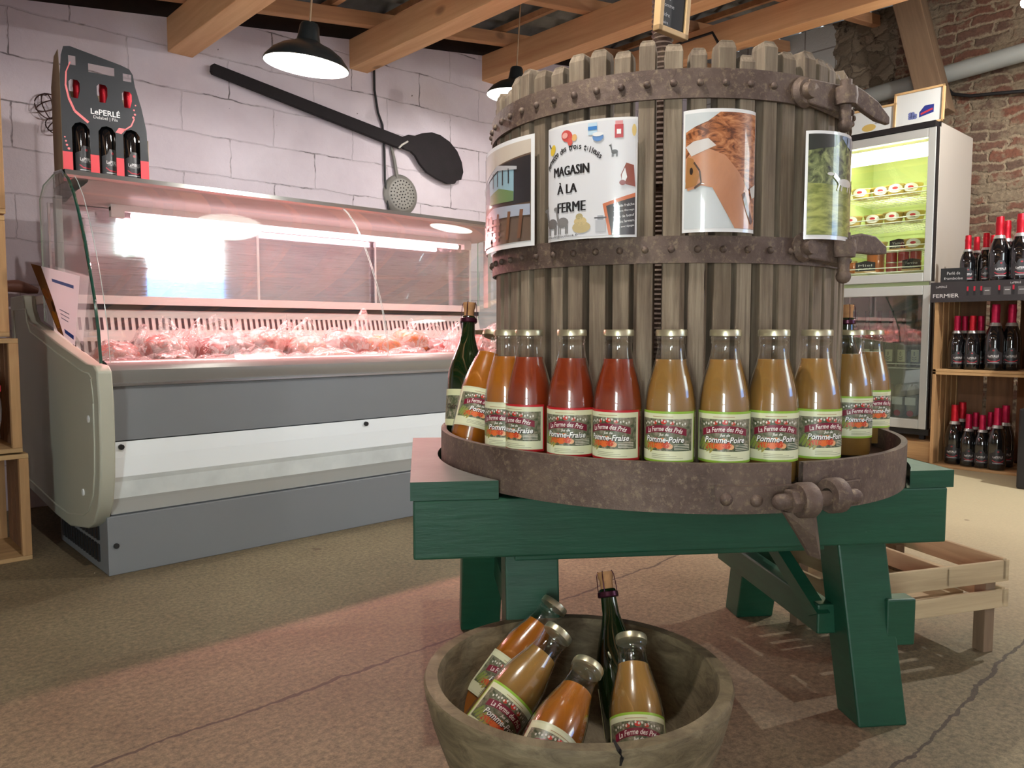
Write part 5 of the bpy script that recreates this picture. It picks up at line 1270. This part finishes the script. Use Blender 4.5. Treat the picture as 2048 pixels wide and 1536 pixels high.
# lamp behind the top of the upper door
tl = fbox((FX + .075, FY0 + .06, FZ1 - .19), (FX + .10, FY1 - .06, FZ1 - .105), 'lamp_diffuser', emit('lit_fridge_lamp', (.95, 1, .72, 1), 7))
ld = bpy.data.lights.new('fridge_light', 'AREA'); ld.shape = 'RECTANGLE'; ld.size = .5; ld.size_y = .05; ld.energy = 8; ld.color = (.95, 1, .72)
lo = bpy.data.objects.new('fridge_light', ld); COL.objects.link(lo); lo.location = (FX + .13, (FY0 + FY1) / 2, FZ1 - .2); lo.rotation_euler = (0, R(-28), PI); lo.rotation_euler = (R(0), R(28), 0)
mb = MB()
for j in range(5):
    for i in range(5): mb.box((FD - .043 - FX, .06 + i * .035, 1.60 + j * .020), (FD - .040 - FX, .088 + i * .035, 1.606 + j * .020))
mb.obj('air_vent', M_DARK, fr)
fz = lambda py: onx(1780, py, FX + .12).z
M_WH = plain('white_wire', S(226, 228, 220), .4)
for py in (392, 447, 503, 545, 735):
    z = fz(py) - FZ0; mb = MB()
    for i in range(9): mb.cyl((.10 + i * .062, .04, z), (.10 + i * .062, FY1 - FY0 - .04, z), .0022, n=6)
    for i in range(16): mb.cyl((.09, .05 + i * .0375, z + .003), (.60, .05 + i * .0375, z + .003), .0018, n=6)
    mb.tube([(.085, .045, z), (.085, .045, z + .028), (.085, FY1 - FY0 - .045, z + .028), (.085, FY1 - FY0 - .045, z)], .0035, 6).tube([(.085, .045, z), (.085, FY1 - FY0 - .045, z)], .0035, 6)
    mb.obj('wire_shelf', M_WH, fr, True)
tag(fr, 'tall white two door display fridge with a lit upper part', 'fridge')
# contents
M_TUB = plain('cheese_tub_gold', S(196, 168, 96), .4); M_OVAL = plain('tub_label_white', S(230, 228, 220), .5)
def make_tub():
    e = empty('cheese_tub')
    MB().lathe([(.0001, 0), (.040, 0), (.050, .045), (.052, .047), (.052, .053), (.0001, .055)], 24).obj('tub', M_TUB, e, True)
    a = Art().ell(0, 0, .036, .022, S(232, 230, 222), 0, 20).ell(0, .002, .014, .007, S(196, 50, 60), 1, 12).rect(-.012, -.012, .012, -.009, S(120, 110, 100), 1)
    a.build(lambda u, v_, e_: Vector((.052 * math.sin(u / .052) * 1.0, -(.0505 + e_ * 2) * math.cos(u / .052) - .002, .030 + v_)), 'label', M_PRINT, e, .01)
    return e
tub = make_tub(); first = True
tubs = []
for lv, (py, xs2) in enumerate(((392, (1725, 1762, 1795, 1822)), (447, (1708, 1748, 1790, 1828)), (503, (1712, 1756, 1834)))):
    for i, px in enumerate(xs2):
        o = tub if first else copy_tree(tub); first = False
        z = fz(py) + .006; p = onx(px, 450, FX + .20); o.location = (FX + .17 + .03 * (i % 2), p.y, z); o.rotation_euler = (0, 0, R(-90) + .2); o.scale = (1.25, 1.25, 1.25)
        tag(o, 'round cheese tub with white oval label on the %s wire shelf, %s' % (('upper', 'second', 'third')[lv], ('at the left', 'second from left', 'third from left', 'at the right')[i]), 'tub', 'cheese tubs in the fridge')
def slate(px, py, lab, w, h, txt, X=FX + .13):
    z = fz(py) + .006; y = onx(px, 500, X).y; e = empty('chalk_price_sign', (X, y - w / 2, z))
    MB().box((0, 0, 0), (.03, w, .012)).obj('sign_foot', plain('light_wood_frame', (1, 1, 1, 1)), e)
    MB().prism([(0, .012), (w, .012), (w, h * .85), (w / 2, h), (0, h * .85)], .010, .013, 0, Matrix(((0, 0, 1, 0), (1, 0, 0, 0), (0, 1, 0, 0), (0, 0, 0, 1)))).obj('slate', plain('slate_black', (1, 1, 1, 1)), e)
    a = Art()
    for i, s3 in enumerate(txt): a.text(s3, w / 2, h * .62 - i * h * .3, h=h * .2, w=w * .7, col=S(200, 200, 196), layer=1)
    a.build(lambda u, v_, e_: Vector((.0095 - e_, w - u, v_)), 'chalk_writing', M_PRINT, e); tag(e, lab, 'sign')
slate(1795, 503, 'small chalk price sign on the third wire shelf of the fridge', .11, .075, ('Yaourt', 'nature'))
slate(1730, 545, 'dark chalk sign low in the upper fridge, behind the rusty handle', .13, .08, ('Miel', 'pot'), FX + .12)
slate(1822, 545, 'chalk sign at the lower right of the upper fridge, in front of the jars', .11, .08, ('Terrine', 'maison'), FX + .12)
def jar(px, c, capc, lab, r=.035, h=.09, dz=0.0, X=FX + .22, n=''):
    e = empty('preserve_jar', (X, onx(px, 500, X).y, fz(545) + .006 + dz)); MB().lathe([(.0001, 0), (r, 0), (r, h * .85), (r * .9, h * .9), (.0001, h * .9)], 20).obj('jar_body', c, e, True)
    MB().lathe([(r * .95, h * .88), (r * 1.0, h * .88), (r * 1.0, h), (.0001, h)], 20).obj('jar_lid', capc, e, True); tag(e, lab, 'jar', 'jars low in the upper fridge')
MJ1 = plain('jar_amber', S(186, 104, 40), .25); MJ2 = plain('jar_red', S(166, 60, 60), .3); ML = plain('jar_lid_silver', S(206, 200, 190), .3, .7)
jar(1705, MJ1, M_TUB, 'small amber jar low in the fridge at the left')
jar(1752, MJ1, M_TUB, 'big amber jar low in the fridge behind the rusty handle', .055, .16)
for i, px in enumerate((1784, 1808, 1832)):
    for j in range(2): jar(px, MJ2, ML, 'red labelled jar in the fridge, %s one of the %s stack' % (('lower', 'upper')[j], ('left', 'middle', 'right')[i]), .034, .068, .069 * j)
# dark bottles on the lower shelf, herb bags below
M_BR = plain('brown_glass', S(24, 26, 22), .08, 0, .1, 4, Coat_Weight=1.0)
be = empty('beer_bottle'); MB().lathe([(.0001, 0), (.030, 0), (.031, .01), (.031, .12), (.025, .15), (.014, .19), (.0135, .235), (.015, .237), (.015, .245), (.0001, .246)], 20).obj('bottle_body', M_BR, be, True)
Art().rect(-.027, 0, .027, .075, S(186, 184, 150), 0).line([(-.015, .02), (0, .012), (.015, .02)], .004, S(50, 56, 50), 1).line([(-.014, .032), (0, .024), (.014, .032)], .004, S(50, 56, 50), 1).ell(0, .05, .005, .013, S(50, 56, 50), 1).build(lambda u, v_, e_: Vector((.0316 * math.sin(u / .031), -(.0316 + e_) * math.cos(u / .031), .03 + v_)), 'label', M_PRINT, be, .01)
z = fz(735) + .008; first = True
for j in range(2):
    for i, px in enumerate((1690, 1714, 1738, 1762, 1786, 1811, 1838)):
        o = be if first else copy_tree(be); first = False
        X = FX + .15 + .10 * j; o.location = (X, onx(px - 2, 600, X).y, z); o.rotation_euler = (0, 0, R(-90) + random.uniform(-.2, .2)); sc = 1.05 if j == 0 else 1.5; o.scale = (1.0, 1.0, sc)
        tag(o, 'dark beer bottle in the lower fridge, %s row, %s from the right' % (('front', 'taller back')[j], ('seventh', 'sixth', 'fifth', 'fourth', 'third', 'second', 'first')[i]), 'bottle', 'dark bottles in the lower fridge')
M_HB = plain('dried_herb_bag', S(150, 142, 124), .35, 0, .35, 14, .5)
for i, px in enumerate((1778, 1800, 1826)):
    X = FX + .17; e = empty('food_bag', (X, onx(px, 800, X).y, FZ0 + .101)); rr = random.Random(i)
    mb = MB(); blob(mb, .045, .038, .11, 500 + i, .10); o = mb.obj('bag', M_HB, e, True, auto=False); o.location = (0, 0, .112)
    MB().box((-.05, -.032, .09), (-.047, .032, .14)).obj('bag_label', M_OVAL, e)
    MB().cyl((-.049, .0, .035), (-.043, .0, .035), .020, n=16).obj('red_sticker', plain('sticker_red', S(180, 40, 44), .5), e)
    tag(e, 'clear bag of dried goods at the bottom of the lower fridge, %s' % ('left', 'middle', 'right')[i], 'bag', 'bags at the bottom of the lower fridge')
# platform under the fridge
tag(MB().box((FX + .0, FY0 - .06, 0), (FD, FY1 + .1, .128)).obj('wooden_platform', M_CR, bevel=.003), 'light wooden platform raising the fridge off the floor', 'platform')
# framed pictures on the fridge
for i, (x0, x1, yt, lab) in enumerate(((1695, 1790, 205, 'light framed white picture with faint flowers on the fridge, left one'), (1785, 1886, 166, 'light framed white picture with a blue packet on the fridge, right one'))):
    X = FX + .055; y0 = onx(x1, 240, X).y; y1 = onx(x0, 240, X).y; h = onx(x1, yt, X).z - FZ1
    e = empty('framed_picture', (X, y0, FZ1 + .001)); w = y1 - y0
    MB().box((0, 0, 0), (.02, w, .014)).box((0, 0, h - .014), (.02, w, h)).box((0, 0, 0), (.02, .014, h)).box((0, w - .014, 0), (.02, w, h)).obj('frame', plain('light_wood_frame', (1, 1, 1, 1)), e, bevel=.002)
    a = Art().rect(.01, .01, w - .01, h - .01, S(214, 218, 216), 0)
    if i: a.poly([(w * .52, h * .22), (w * .80, h * .30), (w * .80, h * .52), (w * .62, h * .52), (w * .52, h * .36)], S(44, 56, 130), 1).line([(w * .55, h * .30), (w * .78, h * .40)], .012, S(190, 60, 70), 2); [a.ell(w * (.34 + .05 * (k % 3)), h * (.24 + .06 * (k // 3)), .012, .010, S(110, 120, 170), 1) for k in range(8)]
    else: a.ell(w * .45, h * .26, .045, .024, S(206, 176, 100), 1); [a.ell(w * (.6 + .06 * (k % 4)), h * (.40 + .08 * (k // 4)), .010, .008, S(170, 172, 176), 1) for k in range(8)]
    a.build(lambda u, v_, e_: Vector((.008 - e_, w - u, v_)), 'picture_sheet', M_PRINT, e, .5, False)
    e.rotation_euler = (0, R(4), 0)
    tag(e, lab, 'picture')

# ================================================================== CRATE ON LEGS
cB = Vector((2.225, .549, 0)); ca = Vector((-.36, .17, 0)).normalized()
cr = empty('crate_on_legs', (cB.x, cB.y, 0), math.atan2(ca.y, ca.x))     # local x to the left, local -y to the back
M_C2 = wood('pale_crate_wood', S(140, 116, 84), S(198, 174, 136), 0, 40, .8, .3)
M_C3 = wood('pale_crate_wood_y', S(140, 116, 84), S(192, 168, 130), 1, 40, .8, .3)
cl, cd2 = .41, .35
def cbx(a_, b_, nm, m): return MB().box(a_, b_).obj(nm, m, cr, bevel=.002)
for y0 in (0, -cd2 + .008):
    cbx((-.01, y0 - .008, .185), (cl, y0, .24), 'long_slat', M_C2); cbx((-.012, y0 - .008, .118), (cl, y0, .165), 'long_slat', M_C2)
for x0 in (0.0, cl - .012):
    cbx((x0, -cd2, .190), (x0 + .012, 0, .245), 'end_slat', M_C3); cbx((x0, -cd2, .125), (x0 + .012, 0, .17), 'end_slat', M_C3)
cbx((cl * .45, -cd2, .19), (cl * .45 + .012, 0, .235), 'divider', M_C3)
mb = MB()
for i in range(7): mb.box((.01, -cd2 + .02 + i * .046, .118), (cl - .01, -cd2 + .052 + i * .046, .124))
mb.obj('bottom_slats', M_C2, cr)
for x0 in (.02, cl - .055):
    for y0 in (-.045, -cd2 + .01): cbx((x0, y0, 0), (x0 + .032, y0 + .034, .20), 'leg', M_OLD)
tag(cr, 'low pale wooden slatted crate on four legs behind the green bench', 'crate')
o = MB().box((0, 0, 0), (.12, .10, .10)).obj('black_box', plain('black_plastic', (1, 1, 1, 1)), bevel=.006, loc=Matrix.Translation(cr.location) @ Matrix.Rotation(cr.rotation_euler[2], 4, 'Z') @ Vector((cl - .135, -.20, .1255))); o.rotation_euler[2] = cr.rotation_euler[2]
tag(o, 'black box standing in the low slatted crate', 'box')

# ================================================================== LEFT CRATES
def lcrate(x1, y, z, w, d, h, lab):
    """open towards -y"""
    e = empty('wooden_crate', (x1 - w, y, z))
    for nm, z0, z1 in (('bottom_board', 0, .016), ('top_board', h - .018, h - .001)): MB().box((0, 0, z0), (w, d, z1)).obj(nm, M_CRX, e, bevel=.002)
    for x0 in (0, w - .03): MB().box((x0, 0, .016), (x0 + .03, .026, h - .018)).obj('corner_post', M_CRZ, e, bevel=.002)
    for x0 in (0, w - .014):
        mb = MB()
        for k in range(4): mb.box((x0, .03 + k * (d - .03) / 4, .016), (x0 + .012, .03 + (k + .85) * (d - .03) / 4, h - .018))
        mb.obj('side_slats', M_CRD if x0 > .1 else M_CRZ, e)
    mb = MB()
    for k in range(4): mb.box((.01 + k * (w - .02) / 4, d - .01, .016), (.01 + (k + .92) * (w - .02) / 4, d, h - .018))
    mb.obj('back_boards', M_CRZ, e)
    return tag(e, lab, 'crate', 'stacked wooden crates at the left edge')
LZ = [0, .39, .80, 1.225, 1.66]; LX = [.588, .572, .548, .552, .553]; LH = [.385, .405, .42, .43, .43]
nm_ = ['lowest crate of the stack at the left edge, standing on the floor', 'crate second from the floor at the left edge, with a red and white bag', 'middle crate of the stack at the left edge', 'fourth crate up the stack at the left edge', 'top crate of the stack at the left edge below the roof']
for i in range(5): lcrate(LX[i], 3.17, LZ[i], .52, .34, LH[i], nm_[i])
e = empty('printed_bag', (.44, 3.27, .407)); mb = MB(); blob(mb, .085, .06, .13, 77, .10); o = mb.obj('bag_body', plain('white_bag_plastic', S(206, 206, 210), .3, 0, .1, 20, .4), e, True, auto=False); o.location = (0, 0, .13)
MB().box((-.05, -.066, .20), (.08, -.058, .222)).obj('red_band', plain('bag_red', S(170, 34, 44), .4), e); MB().box((-.02, -.068, .11), (.06, -.058, .14)).obj('red_logo', plain('bag_red', S(170, 34, 44), .4), e)
tag(e, 'white plastic bag with red print in a crate at the left edge', 'bag')
# brown curved handle behind the crates
M_BRW = plain('handle_brown', S(132, 84, 66), .5)
tag(MB().tube([tuple(ony(x_, y_, 3.95)) for x_, y_ in ((10, 572), (35, 572), (58, 578), (76, 582))], [.024, .028, .022, .012], 10).obj('brown_handle', M_BRW, smooth=True), 'brown rounded wooden handle between the crates and the meat counter', 'rolling pin')

# ================================================================== WALL TOOLS
PYW = YW - .035
def wp(x, y): q_ = ony(x, y, PYW); return (q_.x, q_.z)
Mw = Matrix(((1, 0, 0, 0), (0, 0, -1, PYW + .0), (0, 1, 0, 0), (0, 0, 0, 1)))
M_PEEL = plain('charred_wood', S(24, 16, 20), .85, 0, .2, 14, .3)
pe = empty('bread_peel', (wp(800, 290)[0], PYW, wp(800, 290)[1])); 
def prel(mb, nm, mat, par, **kw):
    o = mb.obj(nm, mat, par, **kw); o.matrix_parent_inverse = Matrix.Translation(-par.location); return o
prel(MB().prism([wp(*q_) for q_ in ((422, 130), (427, 128), (805, 275), (812, 284), (800, 298), (424, 148), (421, 142))], -.016, .016, 0, Mw), 'shaft', M_PEEL, pe, bevel=.004)
prel(MB().prism([wp(*q_) for q_ in ((803, 274), (815, 270), (828, 272), (842, 267), (862, 265), (880, 271), (898, 284), (913, 303), (922, 325), (925, 345), (921, 360), (912, 362), (908, 368), (893, 368), (872, 358), (852, 345), (838, 328), (829, 312), (820, 303), (806, 298), (798, 290))], -.010, .012, 0, Mw), 'blade', M_PEEL, pe, bevel=.004)
prel(MB().tube([(wp(x, y)[0], PYW - .02, wp(x, y)[1]) for x, y in ((794, 297), (800, 291), (812, 284))], .006, 6), 'hanging_string', plain('white_string', S(200, 196, 190), .7), pe)
tag(pe, 'long dark wooden bread peel hanging diagonally on the white wall', 'bread peel')
# skimmer
c0 = wp(806, 389); sk = empty('skimmer_ladle', (c0[0], YW, c0[1]))
t = NT('skimmer_metal'); v = t.coord('Object', (1, 1, 1)); vo = t.n('ShaderNodeTexVoronoi'); vo.inputs['Scale'].default_value = 75; vo.inputs['Randomness'].default_value = .25; t.l(v, vo.inputs['Vector'])
t.pbr(t.mix(t.ramp(vo.outputs['Distance'], [(0.26, (1, 1, 1, 1)), (0.34, (0, 0, 0, 1))]), S(140, 136, 130), S(130, 126, 120)), .55, .2, None); M_SK = t.m
M_SK2 = plain('dull_tin', S(132, 128, 122), .5, .3, .08, 12)
Rx = Matrix.Rotation(PI / 2, 4, 'X')
rs = (ony(839, 389, PYW).x - ony(773, 389, PYW).x) / 2
MB().lathe([(.0001, .030), (rs * .5, .032), (rs * .72, .030), (rs * .80, .026)], 36, 0, Rx).obj('perforated_bowl', M_SK, sk, True)
MB().lathe([(rs * .80, .026), (rs * .92, .018), (rs, .012), (rs * 1.02, .006), (rs * .98, .004)], 36, 0, Rx).obj('rim', M_SK2, sk, True)
h1 = wp(798, 352); h0 = wp(786, 288)
prel(MB().tube([(h0[0], YW - .012, h0[1]), ((h0[0] + h1[0]) / 2, YW - .016, (h0[1] + h1[1]) / 2), (h1[0], YW - .014, h1[1] - .01)], [.009, .011, .013], 8), 'handle', M_SK2, sk, smooth=True)
mb = MB()
for rr_, n_h in ((0, 1), (.17, 6), (.34, 12), (.51, 18), (.68, 24)):
    for k in range(n_h):
        a_ = 2 * PI * k / n_h + rr_; x_ = rs * rr_ * math.cos(a_); z2 = rs * rr_ * math.sin(a_)
        mb.cyl((x_, -.0325, z2), (x_, -.028, z2), .0045, n=8)
mb.obj('holes', plain('hole_dark', S(40, 36, 36), .8), sk)
lp = wp(808, 424); prel(MB().tube([(lp[0] + .03 * math.cos(k * PI / 5), YW - .012, lp[1] + .018 * math.sin(k * PI / 5)) for k in range(10)], .005, 6, closed=True), 'hanging_loop', M_SK2, sk, smooth=True)
tag(sk, 'round perforated metal skimmer hanging on the wall under the bread peel', 'skimmer')
# wire whisk shape
q_ = wp(96, 212); wh = empty('wire_whisk', (q_[0], YW, q_[1])); mb = MB()
for (ox, oz, r1, r2, rot) in ((0, 0, .052, .056, 0), (0, 0, .052, .02, .5), (0, 0, .02, .056, .2), (.02, -.085, .030, .036, .3), (.02, -.085, .030, .012, .9)):
    mb.tube([(ox + r1 * math.cos(k * PI / 10) * math.cos(rot) - r2 * math.sin(k * PI / 10) * math.sin(rot), -.03 - .012 * math.sin(k * PI / 5), oz + r1 * math.cos(k * PI / 10) * math.sin(rot) + r2 * math.sin(k * PI / 10) * math.cos(rot)) for k in range(20)], .0028, 5, closed=True)
mb.tube([(0, -.002, .056), (0, -.03, .054)], .003, 5)
mb.obj('wire_loops', plain('rusty_wire', S(70, 46, 42), .6, .4), wh, True)
tag(wh, 'rusty wire spiral hanging on the white wall left of the bottle carton', 'wire ornament')
